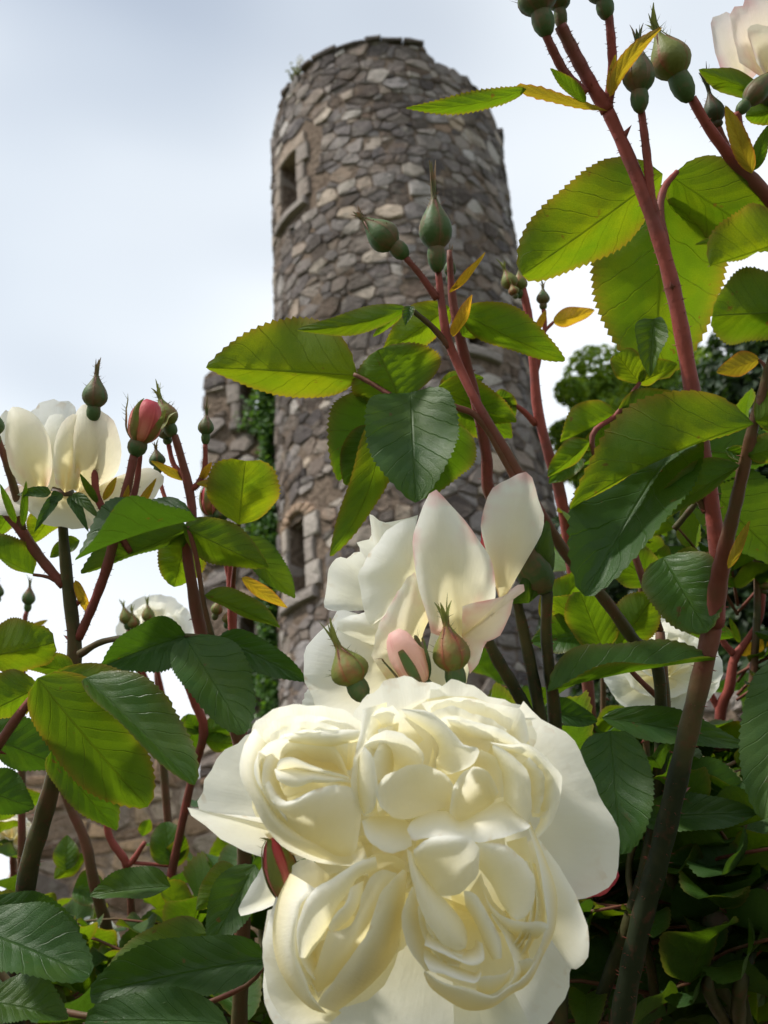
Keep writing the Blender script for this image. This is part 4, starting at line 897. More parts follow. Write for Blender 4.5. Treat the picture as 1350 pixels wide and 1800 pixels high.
# thinner petals nested inside the quarters
def nest(rim, base, c, n=2, k=.88, dz=2.0, bulge=1.5, tw=0.0):
    for i in range(1, n + 1):
        f = k ** i; q = lambda L: [(c[0] + (x - c[0]) * f + rnd.uniform(-3, 3) + tw * i, c[1] + (y - c[1]) * f + rnd.uniform(-3, 3), z + dz * i) for x, y, z in L]
        P1(q(rim), q(base), bulge * (-1) ** i, ruffle=0.7, ns=21, t1=.95)
nest([(645, 1275, 1), (610, 1251, -2), (560, 1240, -3), (520, 1238, -3), (480, 1248, -1), (449, 1268, 3)], [(640, 1350, 10), (560, 1335, 9), (500, 1345, 8), (455, 1365, 8)], (545, 1370), 3, .87, -2.2)
nest([(440, 1300, -2), (424, 1345, -5), (432, 1385, -8), (452, 1420, -10), (475, 1455, -10), (505, 1480, -7)], [(470, 1320, 0), (466, 1355, -1), (480, 1395, -2), (505, 1430, -3), (540, 1450, -2)], (560, 1390), 2, .86, -2.0)
nest([(745, 1222, 8), (793, 1205, 7), (840, 1215, 8), (890, 1236, 10), (925, 1256, 11)], [(780, 1290, 12), (820, 1295, 12), (860, 1305, 12), (890, 1320, 12)], (790, 1350), 3, .86, -3.5)
nest([(950, 1323, -4), (978, 1350, -2), (990, 1372, 0), (986, 1410, 1), (972, 1445, 3)], [(933, 1340, 5), (944, 1362, 5), (951, 1387, 5), (947, 1415, 6), (946, 1440, 8)], (820, 1370), 2, .91, -2.0)
nest([(640, 1262, 0), (636, 1295, -4), (626, 1339, -7), (622, 1380, -8)], [(690, 1250, 4), (680, 1300, 4), (672, 1350, 5), (670, 1390, 5)], (740, 1340), 2, .86, -1.0)
nest([(548, 1545, -4), (515, 1575, -7), (503, 1620, -9), (502, 1665, -9), (512, 1705, -8), (535, 1745, -7)], [(575, 1560, 5), (550, 1600, 4), (545, 1650, 3), (548, 1700, 3), (560, 1740, 3)], (600, 1640), 2, .88, -1.5)
nest([(700, 1560, 1), (680, 1600, -4), (665, 1640, -6), (640, 1690, -7), (600, 1740, -6)], [(712, 1590, 8), (700, 1630, 7), (685, 1670, 6), (655, 1710, 5), (615, 1750, 3)], (600, 1640), 2, .88, -2.5)
nest([(935, 1500, -6), (950, 1550, -9), (956, 1600, -10), (946, 1650, -10), (925, 1690, -10)], [(955, 1510, 2), (968, 1560, 2), (970, 1610, 1), (955, 1655, 0), (935, 1690, -2)], (840, 1600), 3, .89, -1.2)
nest([(720, 1590, -8), (722, 1630, -9), (738, 1668, -11), (765, 1700, -14), (800, 1715, -16)], [(745, 1590, 0), (750, 1625, -1), (765, 1655, -3), (790, 1680, -6), (815, 1692, -8)], (840, 1610), 3, .88, -1.0)
# white petal of the same truss, the red bud, pink guard petal at the right
P1([(490, 1502, 30), (468, 1512, 30), (444, 1552, 30), (417, 1607, 28), (450, 1603, 32), (485, 1590, 34)], (530, 1545, 36), 2)
bud(c1, 512, 1590, 474, 1462, 0.311, 66, 'r', hip=0.1, body=0.9, open_=0.6, core='r', fringe=2)
P1([(1030, 1580, 42), (1066, 1570, 42), (1088, 1540, 41), (1080, 1520, 42)], (1040, 1540, 43), 1, kind='r')
stem(c1, [(760, 1560, 0.325, 20), (770, 1660, 0.345, 15), (765, 1760, 0.355, 14), (760, 1830, 0.36, 14)], red=(0.2, 0.1), bristle=40)
stem(c1, [(514, 1588, 0.312, 9), (580, 1680, 0.345, 9), (690, 1760, 0.355, 10), (762, 1800, 0.358, 11)], red=(0.5, 0.2), bristle=40)
cane_down(c1, 760, 1828, 0.36, 14)

# --- the second cream bloom, seen from the side, with three buds ---------------------
c2 = rose('rose cane with a white bloom seen from its side and red green buds before it', 985, 1830, 0.42)
D2 = 0.365
b2 = bloom(c2)
def P2(rim, base, bulge=0.0, kind='w', **kw): return petal(b2, rim, base, D2, bulge, kind, **kw)
P2([(735, 905, 10), (700, 915, 12), (672, 914, 12), (651, 904, 11), (653, 930, 10), (650, 948, 10), (627, 955, 9), (634, 966, 9), (618, 970, 8), (612, 982, 7), (594, 980, 6), (580, 996, 5), (577, 1022, 4), (566, 1059, 3), (576, 1071, 3), (600, 1075, 5)], (700, 1070, 10), -3, ruffle=1.0, ns=33)
P2([(729, 910, 2), (698, 918, 0), (683, 930, -1), (666, 953, -2), (642, 983, -3), (630, 1010, -4), (637, 1050, -5), (646, 1099, -5), (672, 1086, -4)], (740, 1020, 0), 5, ruffle=0.6, ns=23)
P2([(640, 1080, 2), (600, 1074, 1), (588, 1083, 0), (579, 1098, -1), (551, 1116, -2), (538, 1142, -3), (535, 1183, -3), (543, 1213, -2), (555, 1245, 0), (600, 1262, 2), (650, 1265, 4)], (700, 1180, 2), 6, ruffle=0.6, ns=23)
P2([(545, 1210, 4), (533, 1225, 3), (536, 1255, 4), (560, 1265, 5)], (640, 1240, 6), 2)
P2([(660, 1070, -4), (610, 1085, -4), (590, 1100, -3), (600, 1130, -2), (640, 1140, -2)], (710, 1120, 0), 4, ruffle=0.7)
P2([(729, 1007, -8), (712, 1020, -9), (690, 1057, -10), (668, 1094, -10), (652, 1152, -9)], [(760, 1079, 0), (745, 1110, 0), (735, 1150, 1), (715, 1190, 2), (690, 1210, 3)], 5, kind='p')
P2([(757, 1112, -12), (747, 1072, -13), (735, 1027, -13), (726, 968, -12), (729, 925, -11), (739, 893, -10), (763, 864, -9), (785, 880, -9), (809, 909, -9), (839, 942, -8), (857, 968, -7), (868, 1005, -5), (871, 1045, -2), (862, 1085, 0)], (810, 1130, -2), 9, kind='p', ns=29)
P2([(872, 1010, 2), (853, 960, 1), (845, 926, 1), (849, 894, 2), (864, 864, 3), (890, 845, 4), (920, 832, 5), (937, 843, 6), (950, 880, 7), (956, 912, 8), (950, 944, 8), (931, 970, 8), (913, 998, 8), (904, 1026, 7), (888, 1052, 5)], (880, 1062, 4), 6, kind='p', ns=29)
P2([(813, 1066, -16), (846, 1057, -16), (885, 1048, -15), (905, 1030, -13), (918, 1027, -12), (920, 1042, -12), (902, 1053, -11), (896, 1085, -9), (878, 1118, -7), (853, 1131, -6), (840, 1168, -5), (826, 1186, -4)], (812, 1120, -6), 4, kind='k', ns=25)
P2([(760, 1100, -4), (800, 1110, -4), (840, 1100, -3)], [(740, 1200, 2), (780, 1220, 2), (820, 1200, 2)], 4, kind='w')
P2([(843, 1010, 4), (845, 945, 6), (850, 926, 8), (858, 950, 8)], (870, 1010, 10), 1, kind='r')
for rim in ([(880, 1062, 8), (905, 1040, 7), (925, 1000, 8), (950, 935, 9), (962, 915, 10), (972, 945, 11), (975, 990, 12), (965, 1030, 13)],):
    obj('sepal', petal_mesh(rim, [(930, 1060, 12)], D2, 4, 'w', thick=0), b2).data.materials[0] = LEAF['d']
obj('hip', lathe_mesh('hip', at(962, 1040, .38), at(925, 985, .375) - at(962, 1040, .38), [(0, .0022), (.004, .0055), (.010, .0068), (.016, .006), (.02, .004)], SEP['g']), b2)
stem(c2, [(962, 1040, .378, 11), (960, 1110, .385, 11), (966, 1180, .39, 12), (975, 1260, .40, 13), (985, 1500, .41, 14), (985, 1830, .42, 15)], red=(0.15, 0.1), bristle=90)
stem(c2, [(905, 1040, .38, 9), (918, 1100, .385, 11), (935, 1180, .39, 12), (950, 1260, .395, 12), (975, 1400, .405, 12)], red=(0.2, 0.1), bristle=80)
stem(c2, [(850, 1110, .37, 9), (875, 1160, .375, 12), (905, 1210, .385, 12), (935, 1270, .395, 12), (970, 1380, .405, 12)], red=(0.15, 0.1), bristle=60)
bud(c2, 640, 1232, 576, 1098, .345, 76, 'r', hip=0.28, body=0.72, flare=0.15, fringe=4)
bud(c2, 805, 1215, 775, 1045, .345, 74, 'r', hip=0.26, body=0.70, flare=0.35, fringe=4)
bud(c2, 755, 1230, 690, 1105, .346, 74, 'g', hip=0.26, body=0.96, open_=0.8, core='q', fringe=3)
stem(c2, [(640, 1230, .346, 9), (690, 1300, .36, 9), (800, 1400, .385, 9), (960, 1480, .408, 9)], red=(0.9, 0.4), bristle=30)
stem(c2, [(805, 1213, .346, 8), (830, 1290, .365, 8), (900, 1400, .39, 8), (975, 1500, .41, 8)], red=(0.6, 0.3), bristle=30)
stem(c2, [(755, 1228, .35, 8), (800, 1300, .37, 8), (900, 1410, .395, 8), (970, 1490, .41, 8)], red=(0.6, 0.3), bristle=30)
cane_down(c2, 985, 1828, .42, 15)

# --- centre spray: two buds, dark shiny leaf, yellow green leaves ---------------------
c3 = rose('slender cane with one pointed green bud and one nodding bud above a dark glossy leaf', 1030, 1830, 0.44)
stem(c3, [(770, 470, .40, 6), (775, 520, .40, 7.5), (785, 590, .40, 9), (805, 640, .40, 9), (840, 712, .395, 9), (880, 778, .395, 9.5), (925, 855, .395, 10), (955, 910, .395, 10.5), (1000, 980, .40, 11), (1060, 1050, .405, 11.5), (1110, 1120, .41, 12), (1160, 1200, .42, 12), (1140, 1500, .43, 13), (1030, 1830, .44, 14)], red=(0.95, .85, .6, .4, .2, .12, .1, .05), bristle=160)
cane_down(c3, 1030, 1828, .44, 15)
bud(c3, 769, 478, 760, 292, .398, 66, 'g', hip=0.26, body=0.72, flare=0.15)
bud(c3, 716, 452, 622, 370, .395, 62, 'g', hip=0.28, body=0.84, flare=0.3)
stem(c3, [(712, 452, .395, 6), (740, 485, .397, 6.5), (768, 525, .40, 8)], red=(0.85, 0.9), bristle=50, name='pedicel')
bud(c3, 790, 500, 793, 430, .41, 24, 'g', fringe=2)
stem(c3, [(790, 440, .405, 5), (795, 520, .405, 8), (806, 580, .405, 10), (822, 650, .408, 11), (840, 720, .41, 11), (855, 800, .415, 11), (862, 870, .42, 12), (920, 980, .42, 12)], red=(0.9, 0.6), bristle=120)
leaf(c3, 790, 515, 853, 443, .40, 8, 7, 'u', 'b', roll=20, name='bract', arch=.1)
leaf(c3, 796, 592, 830, 518, .392, 14, 10, 'u', 'b', roll=10, name='bract', arch=.15)
leaf(c3, 628, 660, 362, 646, .40, 50, 96, 'u', 'y', dd=.012, arch=-.02, roll=22)
leaf(c3, 715, 541, 522, 580, .392, 22, 16, 'u', 'g', dd=-.015, arch=.12)
leaf(c3, 712, 540, 655, 592, .395, 9, 10, 'u', 'y', teeth=10, arch=.1)
leaf(c3, 722, 538, 712, 572, .392, 10, 11, 't', 'g', teeth=9, arch=.1)
leaf(c3, 790, 540, 672, 622, .415, 38, 32, 'u', 'y')
leaf(c3, 806, 548, 993, 634, .392, 42, 36, 'u', 'y', dd=-.01, arch=.04)
leaf(c3, 812, 590, 850, 560, .40, 20, 20, 'u', 'y')
leaf(c3, 704, 704, 664, 615, .393, 80, 88, 'u', 'y', dd=.02, a=.45, bb=.5)
leaf(c3, 700, 698, 596, 846, .405, 42, 78, 'u', 'g', dd=.01, arch=.03)
leaf(c3, 722, 690, 730, 884, .388, 80, 82, 't', 'd', dd=-.028, arch=.06, a=.5, bb=.62)
leaf(c3, 790, 742, 745, 876, .402, 66, 62, 'u', 'g', dd=.005)
leaf(c3, 672, 728, 580, 978, .383, 34, 32, 'u', 'y', roll=-15, dd=-.02, bend=.08)
leaf(c3, 668, 755, 606, 852, .408, 40, 40, 'u', 'y')
leaf(c3, 768, 682, 908, 742, .415, 38, 34, 'u', 'y', arch=.05)
leaf(c3, 800, 700, 900, 770, .42, 40, 44, 'u', 'y')
leaf(c3, 770, 690, 850, 665, .425, 22, 20, 't', 'g')
stem(c3, [(790, 610, .40, 7), (760, 575, .398, 6), (718, 540, .393, 5)], red=(0.6, 0.3), name='petiole')
stem(c3, [(920, 870, .395, 8), (850, 745, .395, 7), (800, 715, .393, 6), (740, 696, .391, 6), (700, 700, .393, 5), (650, 672, .398, 5), (622, 658, .40, 4)], red=(0.6, 0.6), name='petiole')
stem(c3, [(705, 700, .393, 5), (680, 715, .388, 4), (664, 740, .384, 3)], red=(0.3, 0.3), name='petiole')

# --- thin red cane behind the centre spray --------------------------------------------
c4 = rose('thin coral red cane with tiny clustered buds rising behind the glossy-leaved cane', 1040, 1830, 0.62)
stem(c4, [(918, 505, .58, 7), (930, 560, .58, 8), (938, 640, .58, 9), (945, 720, .58, 10), (965, 800, .58, 10), (985, 870, .585, 11), (1005, 1000, .59, 11), (1040, 1300, .6, 12), (1040, 1830, .62, 14)], red=(1.1, 0.4), bristle=160)
cane_down(c4, 1040, 1828, .62, 14)
stem(c4, [(942, 745, .58, 7), (910, 715, .575, 5), (870, 700, .57, 5)], red=(1, .8), name='petiole')
bud(c4, 905, 520, 880, 455, .575, 34, 'r', flare=.5); bud(c4, 915, 525, 912, 455, .58, 30, 'r'); bud(c4, 908, 525, 895, 490, .57, 22, 'r', fringe=2)
bud(c4, 955, 545, 954, 492, .58, 27, 'g', fringe=3); stem(c4, [(955, 543, .58, 4), (958, 570, .58, 4), (950, 620, .58, 5), (940, 660, .58, 6)], red=(.9, .9), name='pedicel')
leaf(c4, 972, 566, 1045, 545, .58, 14, 16, 'u', 'b', arch=.06); leaf(c4, 945, 580, 960, 545, .58, 7, 7, 'u', 'b', name='bract')
stem(c4, [(941, 610, .58, 4), (955, 585, .58, 3.5), (973, 566, .58, 3)], red=(1, .8), name='petiole')
leaf(c4, 870, 700, 905, 735, .57, 24, 22, 'u', 'y'); leaf(c4, 868, 700, 900, 695, .57, 12, 12, 'u', 'y')

# --- tall right cane -------------------------------------------------------------------
c5 = rose('tallest rose cane, thick and red, plump green buds on top, pale leafy fork', 1085, 1830, 0.40)
stem(c5, [(1066, 190, .385, 12), (1100, 265, .385, 12.5), (1135, 350, .385, 14), (1165, 440, .385, 14.5), (1190, 540, .385, 15), (1212, 660, .385, 15), (1230, 760, .385, 15), (1248, 870, .385, 15.5), (1262, 980, .385, 16), (1255, 1080, .385, 18), (1235, 1180, .385, 19), (1200, 1330, .388, 20), (1160, 1500, .39, 21), (1120, 1650, .395, 21), (1085, 1830, .40, 22)], red=(.95, .8, .9, .75, .85, .7, .1, -.2, -.35, -.45), bristle=380, sides=12, prickle=7)  # redness runs out to near black lower down: shade put into the colour
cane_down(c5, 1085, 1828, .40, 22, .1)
stem(c5, [(985, 45, .38, 12), (1010, 95, .382, 13), (1040, 150, .384, 13), (1068, 195, .385, 14)], red=(.75, .95), bristle=90, name='pedicel')
stem(c5, [(958, 58, .375, 8), (975, 95, .378, 9), (996, 132, .381, 9), (1030, 165, .383, 9)], red=(.8, .9), bristle=60, name='pedicel')
stem(c5, [(1070, 25, .38, 8), (1075, 80, .382, 9), (1076, 130, .384, 9), (1068, 190, .385, 10)], red=(.8, .9), bristle=60, name='pedicel')
bud(c5, 962, 64, 925, -70, .375, 78, 'g', hip=.36, body=.85); bud(c5, 988, 52, 975, -60, .385, 46, 'g', hip=.36); bud(c5, 1067, 34, 1050, -75, .38, 62, 'g', hip=.34)
stem(c5, [(1127, 195, .38, 7), (1133, 240, .381, 8), (1140, 300, .383, 8.5), (1145, 350, .384, 9), (1160, 410, .385, 11)], red=(.85, .9), bristle=90, name='pedicel')
bud(c5, 1125, 198, 1120, 45, .378, 63, 'g', hip=.28, body=.78, flare=.2)
leaf(c5, 1068, 195, 905, 153, .382, 10, 10, 'u', 'b', teeth=10, sawt=.15, name='bract', a=.9, bb=.4)
leaf(c5, 925, 157, 713, 190, .378, 17, 16, 'u', 'y', dd=-.015, arch=.12, sawt=.12)
leaf(c5, 1030, 180, 967, 120, .378, 12, 13, 'u', 'y', name='bract', teeth=12); leaf(c5, 1072, 170, 1165, 48, .378, 15, 13, 'u', 'b', name='bract', bend=.12, arch=.1, teeth=12)
leaf(c5, 1070, 165, 1082, 95, .381, 8, 8, 'u', 'b', name='bract', teeth=8)
leaf(c5, 1165, 306, 918, 484, .40, 72, 78, 'u', 'y', dd=-.01, a=.5, bb=.55)
leaf(c5, 1165, 325, 1155, 668, .41, 112, 118, 'u', 'y', dd=.0, a=.5, bb=.6, teeth=26)
leaf(c5, 1180, 310, 1385, 440, .40, 66, 64, 'u', 'g', dd=.0, a=.5, bb=.6, teeth=24)
leaf(c5, 1150, 560, 1143, 662, .398, 30, 14, 't', 'd', teeth=12, roll=25)
stem(c5, [(1170, 430, .386, 9), (1160, 370, .39, 8), (1168, 330, .394, 7), (1190, 302, .398, 5)], red=(.85, .8), name='petiole')
leaf(c5, 1195, 768, 1028, 1048, .378, 78, 100, 't', 'd', dd=-.03, a=.52, bb=.62, teeth=26, arch=.05)
leaf(c5, 1165, 980, 1243, 1112, .40, 62, 66, 't', 'g', dd=-.025, a=.5, bb=.55)
stem(c5, [(1240, 900, .386, 7), (1215, 850, .384, 6), (1195, 775, .38, 5)], red=(.4, .4), name='petiole')
stem(c5, [(1185, 930, .40, 6), (1235, 870, .395, 6), (1245, 860, .39, 6)], red=(.3, .4), name='petiole')

# --- right fork with long light leaves ----------------------------------------------------
c6 = c5
stem(c6, [(1365, 600, .345, 8), (1345, 670, .35, 9), (1325, 745, .352, 11), (1310, 810, .355, 12), (1292, 890, .362, 13), (1275, 960, .370, 15), (1262, 1030, .380, 18), (1256, 1100, .384, 18)], red=(.45, .8), bristle=60, name='side_shoot')
leaf(c6, 1325, 745, 1002, 896, .345, 34, 92, 'u', 'y', dd=-.02, arch=.06, bend=-.06, teeth=24)
leaf(c6, 1300, 818, 1135, 937, .352, 26, 40, 'u', 'g', dd=-.01, arch=.06, bend=-.06)
leaf(c6, 1315, 800, 1420, 770, .352, 20, 26, 'u', 'y'); leaf(c6, 1328, 740, 1430, 690, .348, 30, 40, 'u', 'y')
leaf(c6, 1275, 790, 1340, 815, .36, 10, 14, 't', 'g')
leaf(c6, 1280, 1000, 1318, 915, .366, 9, 9, 'u', 'b', name='bract', teeth=10)
leaf(c6, 1390, 420, 1248, 468, .335, 30, 70, 'u', 'y', dd=-.01, a=.5, bb=.55); leaf(c6, 1400, 545, 1252, 555, .34, 66, 60, 'u', 'g', a=.5, bb=.5)
stem(c6, [(1365, 602, .345, 8), (1380, 540, .342, 7), (1392, 450, .338, 6), (1395, 415, .335, 5)], red=(.4, .4), name='petiole')
stem(c6, [(1347, 668, .35, 5), (1345, 645, .351, 4), (1334, 632, .352, 3)], red=(.8, .8), name='petiole')
leaf(c6, 1335, 632, 1260, 655, .352, 20, 20, 'u', 'b'); leaf(c6, 1380, 390, 1222, 430, .36, 12, 14, 'u', 'y', dd=.01, arch=.08)

# --- top right cane: pink bloom with buds ---------------------------------------------------
c7 = rose('cane with an opening pale pink bloom and fat buds high beside the tallest cane', 1420, 1000, 0.44)
stem(c7, [(1216, 172, .39, 9), (1240, 215, .392, 10), (1270, 258, .395, 11), (1300, 295, .398, 13), (1340, 335, .40, 14), (1400, 420, .41, 15), (1440, 600, .42, 16), (1440, 1000, .44, 18)], red=(.95, .4), bristle=130)
cane_down(c7, 1440, 1000, .44, 18)
bud(c7, 1212, 178, 1140, 22, .388, 80, 'r', hip=.33, body=.80, flare=.25, open_=0.0)
bud(c7, 1262, 225, 1236, 120, .40, 42, 'd', hip=.12, body=.6, flare=.6); bud(c7, 1296, 200, 1375, 110, .39, 44, 'g', hip=.24, body=.9)
stem(c7, [(1296, 196, .39, 7), (1302, 235, .392, 7), (1308, 290, .398, 8)], red=(.8, .8), name='pedicel', bristle=20); stem(c7, [(1262, 222, .40, 6), (1280, 260, .40, 6), (1305, 300, .40, 7)], red=(.8, .8), name='pedicel')
leaf(c7, 1322, 305, 1275, 185, .392, 17, 17, 'u', 'b', name='bract', teeth=12); leaf(c7, 1325, 300, 1350, 220, .394, 13, 13, 'u', 'g', name='bract', teeth=12)
b7 = bloom(c7)
def P7(rim, base, bulge=0.0, kind='k', **kw): return petal(b7, rim, base, .40, bulge, kind, **kw)
P7([(1268, 125, 0), (1254, 80, -2), (1251, 35, -3), (1265, 28, -2), (1283, 20, 0), (1300, 40, 2), (1325, 80, 3), (1340, 120, 4)], (1310, 150, 4), 3, 'k')
P7([(1300, 110, -6), (1282, 24, -6), (1305, 12, -6), (1315, -10, -5), (1350, -25, -3), (1400, 0, 0), (1410, 60, 3)], (1345, 140, 4), 5, 'k')
P7([(1310, 60, 6), (1320, -20, 8), (1370, -40, 9), (1420, 10, 9)], (1350, 130, 9), 3, 'p'); P7([(1330, 110, -10), (1315, 50, -10), (1360, 45, -10), (1420, 60, -6), (1430, 110, 0)], (1360, 150, 2), 5, 'p')
obj('hip', lathe_mesh('hip', at(1372, 200, .405), at(1345, 140, .40) - at(1372, 200, .405), [(0, .002), (.004, .005), (.009, .006), (.014, .005)], SEP['g']), b7)
stem(c7, [(1372, 198, .405, 8), (1385, 280, .41, 9), (1395, 400, .41, 10)], red=(.6, .5), name='pedicel')
leaf(c7, 1345, 165, 1228, 122, .398, 26, 10, 'u', 'g', name='sepal', teeth=8, sawt=.02); leaf(c7, 1370, 190, 1310, 205, .40, 26, 14, 'u', 'y', name='sepal', teeth=8, sawt=.02)

# --- left cane: side-on cream bloom -----------------------------------------------------------
c8 = rose('cane with a cupped yellow cream bloom seen from below and a pink bud opening', 22, 1830, 0.50)
D8 = .45
stem(c8, [(108, 880, .452, 9), (112, 950, .452, 10), (118, 1020, .452, 12), (127, 1090, .452, 13), (131, 1150, .452, 14), (122, 1240, .454, 15), (105, 1330, .458, 16), (75, 1440, .465, 18), (45, 1560, .472, 19), (22, 1830, .50, 22)], red=(.25, .1, .45, .2, .1, 0, -.2), bristle=160, prickle=4)
cane_down(c8, 22, 1828, .50, 22)
b8 = bloom(c8)
def P8(rim, base, bulge=0.0, kind='p', **kw): return petal(b8, rim, base, D8, bulge, kind, **kw)
P8([(45, 735, 12), (60, 716, 13), (75, 708, 14), (98, 702, 14), (120, 706, 14), (132, 718, 13), (140, 760, 12)], (105, 860, 8), 4, 'w', ruffle=.6)
P8([(30, 850, 4), (5, 800, 6), (-8, 760, 7), (2, 730, 5), (16, 724, 4), (26, 760, 4)], (60, 862, 4), 3)
P8([(60, 852, 2), (68, 790, 3), (80, 742, 3), (98, 728, 3), (116, 738, 2), (126, 790, 1), (128, 850, 0)], (96, 866, 0), 4, 'w', t1=.8)
P8([(40, 856, -4), (22, 832, -8), (12, 800, -9), (9, 765, -9), (10, 736, -8), (18, 720, -7), (32, 716, -6), (50, 723, -5), (71, 739, -4), (84, 760, -4), (90, 790, -4), (92, 822, -5), (86, 852, -6)], (74, 866, -2), 11, ns=25, t1=.78, t0=-.1)
P8([(98, 850, -10), (93, 815, -12), (96, 780, -12), (101, 756, -11), (115, 738, -10), (133, 728, -9), (142, 760, -10), (140, 800, -11), (141, 835, -11), (134, 858, -9)], (114, 866, -5), 6, ns=21, t1=.78, t0=-.1)
P8([(122, 858, -8), (126, 800, -10), (128, 745, -9), (140, 716, -7), (165, 710, -6), (185, 724, -5), (201, 744, -3), (211, 775, -1), (212, 812, 0), (206, 832, 0), (188, 848, -2), (168, 858, -4)], (140, 866, -3), 10, ns=25, t1=.78, t0=-.1)
P8([(170, 855, 3), (205, 838, 5), (240, 826, 6), (267, 823, 6), (288, 840, 4), (286, 856, 2), (267, 880, -2), (240, 898, -4), (213, 914, -6), (178, 926, -6), (150, 930, -6)], (125, 868, -1), 4, ns=23, t1=.78, t0=-.1, ruffle=.5)
P8([(42, 862, -6), (48, 895, -10), (75, 920, -12), (105, 926, -13), (135, 930, -12), (165, 920, -9)], (112, 864, -2), 3, ns=17, t1=.78, t0=-.1)
P8([(20, 850, 2), (-10, 880, 0), (0, 905, -4), (40, 905, -6), (60, 880, -6)], (100, 866, 0), 3)
for tx, ty, bx, by in ((60, 936, 100, 872), (156, 936, 122, 872), (88, 890, 106, 866), (178, 915, 128, 868), (30, 870, 90, 866)):
    leaf(b8, bx, by, tx, ty, .434, 10, 10, 't', 'd', name='sepal', teeth=7, sawt=.03, arch=.08, a=.4, bb=1.0)
obj('hip', lathe_mesh('hip', at(109, 892, .452), at(110, 862, .449) - at(109, 892, .452), [(0, .0022), (.003, .0048), (.006, .0055), (.009, .0045)], SEP['d']), b8)
bud(c8, 163, 742, 172, 628, .44, 49, 'g', hip=.27, body=.74, flare=.3); stem(c8, [(163, 740, .44, 6), (166, 800, .44, 6.5), (170, 870, .44, 7), (196, 918, .442, 7.5), (230, 970, .445, 7)], red=(.75, .85), bristle=90, name='pedicel')
bud(c8, 236, 802, 272, 688, .438, 68, 'r', hip=.26, body=.86, open_=.9, core='r', flare=.3)
stem(c8, [(236, 798, .438, 8), (225, 850, .438, 9), (207, 915, .44, 9.5), (190, 990, .442, 10), (165, 1060, .446, 9), (138, 1122, .451, 9)], red=(.8, .7), bristle=110)
stem(c8, [(246, 800, .445, 5), (240, 850, .444, 6), (228, 890, .442, 7), (208, 920, .441, 8)], red=(.85, .85), bristle=40, name='pedicel')
stem(c8, [(112, 1030, .452, 9), (70, 980, .452, 10), (35, 930, .45, 10), (0, 892, .45, 9), (-30, 870, .45, 9)], red=(.7, .6), bristle=70)
stem(c8, [(40, 935, .45, 8), (28, 870, .448, 8), (10, 810, .445, 7), (-4, 770, .444, 6)], red=(.35, .55), bristle=60)
bud(c8, -8, 785, -22, 690, .443, 46, 'g')
for a in ((172, 885, 140, 832), (182, 880, 205, 838), (215, 905, 226, 852), (238, 900, 275, 840), (40, 925, 46, 845), (28, 920, 0, 850)):
    leaf(c8, *a, .439, 7, 7, 'u', 'b' if a[0] > 180 else 'g', name='bract', teeth=8, arch=.05)
leaf(c8, 132, 1020, 160, 1085, .45, 8, 9, 'u', 'b', teeth=10, arch=.08)
leaf(c8, 58, 1010, -50, 950, .45, 20, 40, 'u', 'y'); stem(c8, [(112, 1030, .452, 4), (85, 1015, .451, 3.5), (58, 1010, .45, 3)], red=(.6, .5), name='petiole')
leaf(c8, 95, 900, 55, 955, .47, 26, 30, 'u', 'y'); leaf(c8, 20, 900, -20, 960, .46, 20, 30, 'u', 'y'); leaf(c8, 140, 950, 88, 980, .47, 14, 16, 't', 'g')

# --- left middle cane with two-tone leaves ------------------------------------------------------
c9 = rose('red cane with small green buds beside a round yellow leaf before the ruined wall', 420, 1830, 0.50)
stem(c9, [(307, 765, .45, 7), (320, 810, .45, 8), (333, 862, .45, 9), (338, 910, .45, 9), (328, 955, .45, 10), (338, 1030, .45, 11), (352, 1105, .452, 13), (385, 1210, .456, 14), (425, 1320, .462, 15), (430, 1500, .475, 15), (420, 1830, .50, 16)], red=(.75, .3), bristle=160)
cane_down(c9, 420, 1828, .50, 16)
bud(c9, 304, 768, 272, 672, .45, 48, 'r', hip=.24, body=.72); bud(c9, 296, 782, 285, 728, .455, 32, 'g'); bud(c9, 279, 832, 272, 772, .46, 32, 'g')
stem(c9, [(296, 780, .455, 4.5), (305, 815, .453, 5), (325, 840, .451, 6)], red=(.8, .8), name='pedicel', bristle=20); stem(c9, [(279, 830, .46, 4), (282, 850, .46, 4), (300, 900, .455, 4.5), (328, 950, .45, 5)], red=(1, 1), name='pedicel', bristle=20)
bud(c9, 361, 782, 364, 700, .448, 31, 'g', hip=.26, body=.66); stem(c9, [(361, 780, .448, 4.5), (360, 820, .448, 5), (350, 848, .449, 6), (335, 862, .45, 6)], red=(.9, .9), name='pedicel', bristle=40)
leaf(c9, 345, 850, 440, 842, .446, 6, 8, 'u', 'b', name='bract', arch=.1, teeth=12); leaf(c9, 325, 845, 265, 810, .452, 8, 9, 'u', 'b', name='bract', arch=.05, teeth=10); leaf(c9, 352, 845, 372, 812, .448, 7, 7, 'u', 'b', name='bract', teeth=8)
leaf(c9, 420, 922, 432, 810, .445, 62, 66, 'u', 'y', a=.42, bb=.42, teeth=18)
leaf(c9, 346, 914, 132, 985, .42, 20, 42, 't', 'd', roll=38, dd=-.02, arch=.04)
leaf(c9, 332, 928, 142, 1008, .44, 26, 44, 'u', 'd', dd=.01)
leaf(c9, 322, 925, 472, 996, .438, 34, 40, 'u', 'g', arch=.05); leaf(c9, 330, 935, 306, 1032, .446, 46, 40, 'u', 'y', a=.5, bb=.5)
leaf(c9, 420, 948, 518, 1052, .45, 34, 26, 'u', 'd', arch=.05); leaf(c9, 360, 1046, 492, 1104, .44, 26, 18, 'u', 'g', arch=.08, bend=.05)
stem(c9, [(372, 1118, .445, 6), (358, 1060, .442, 5), (345, 980, .44, 5), (330, 925, .439, 4)], red=(.35, .5), name='petiole')
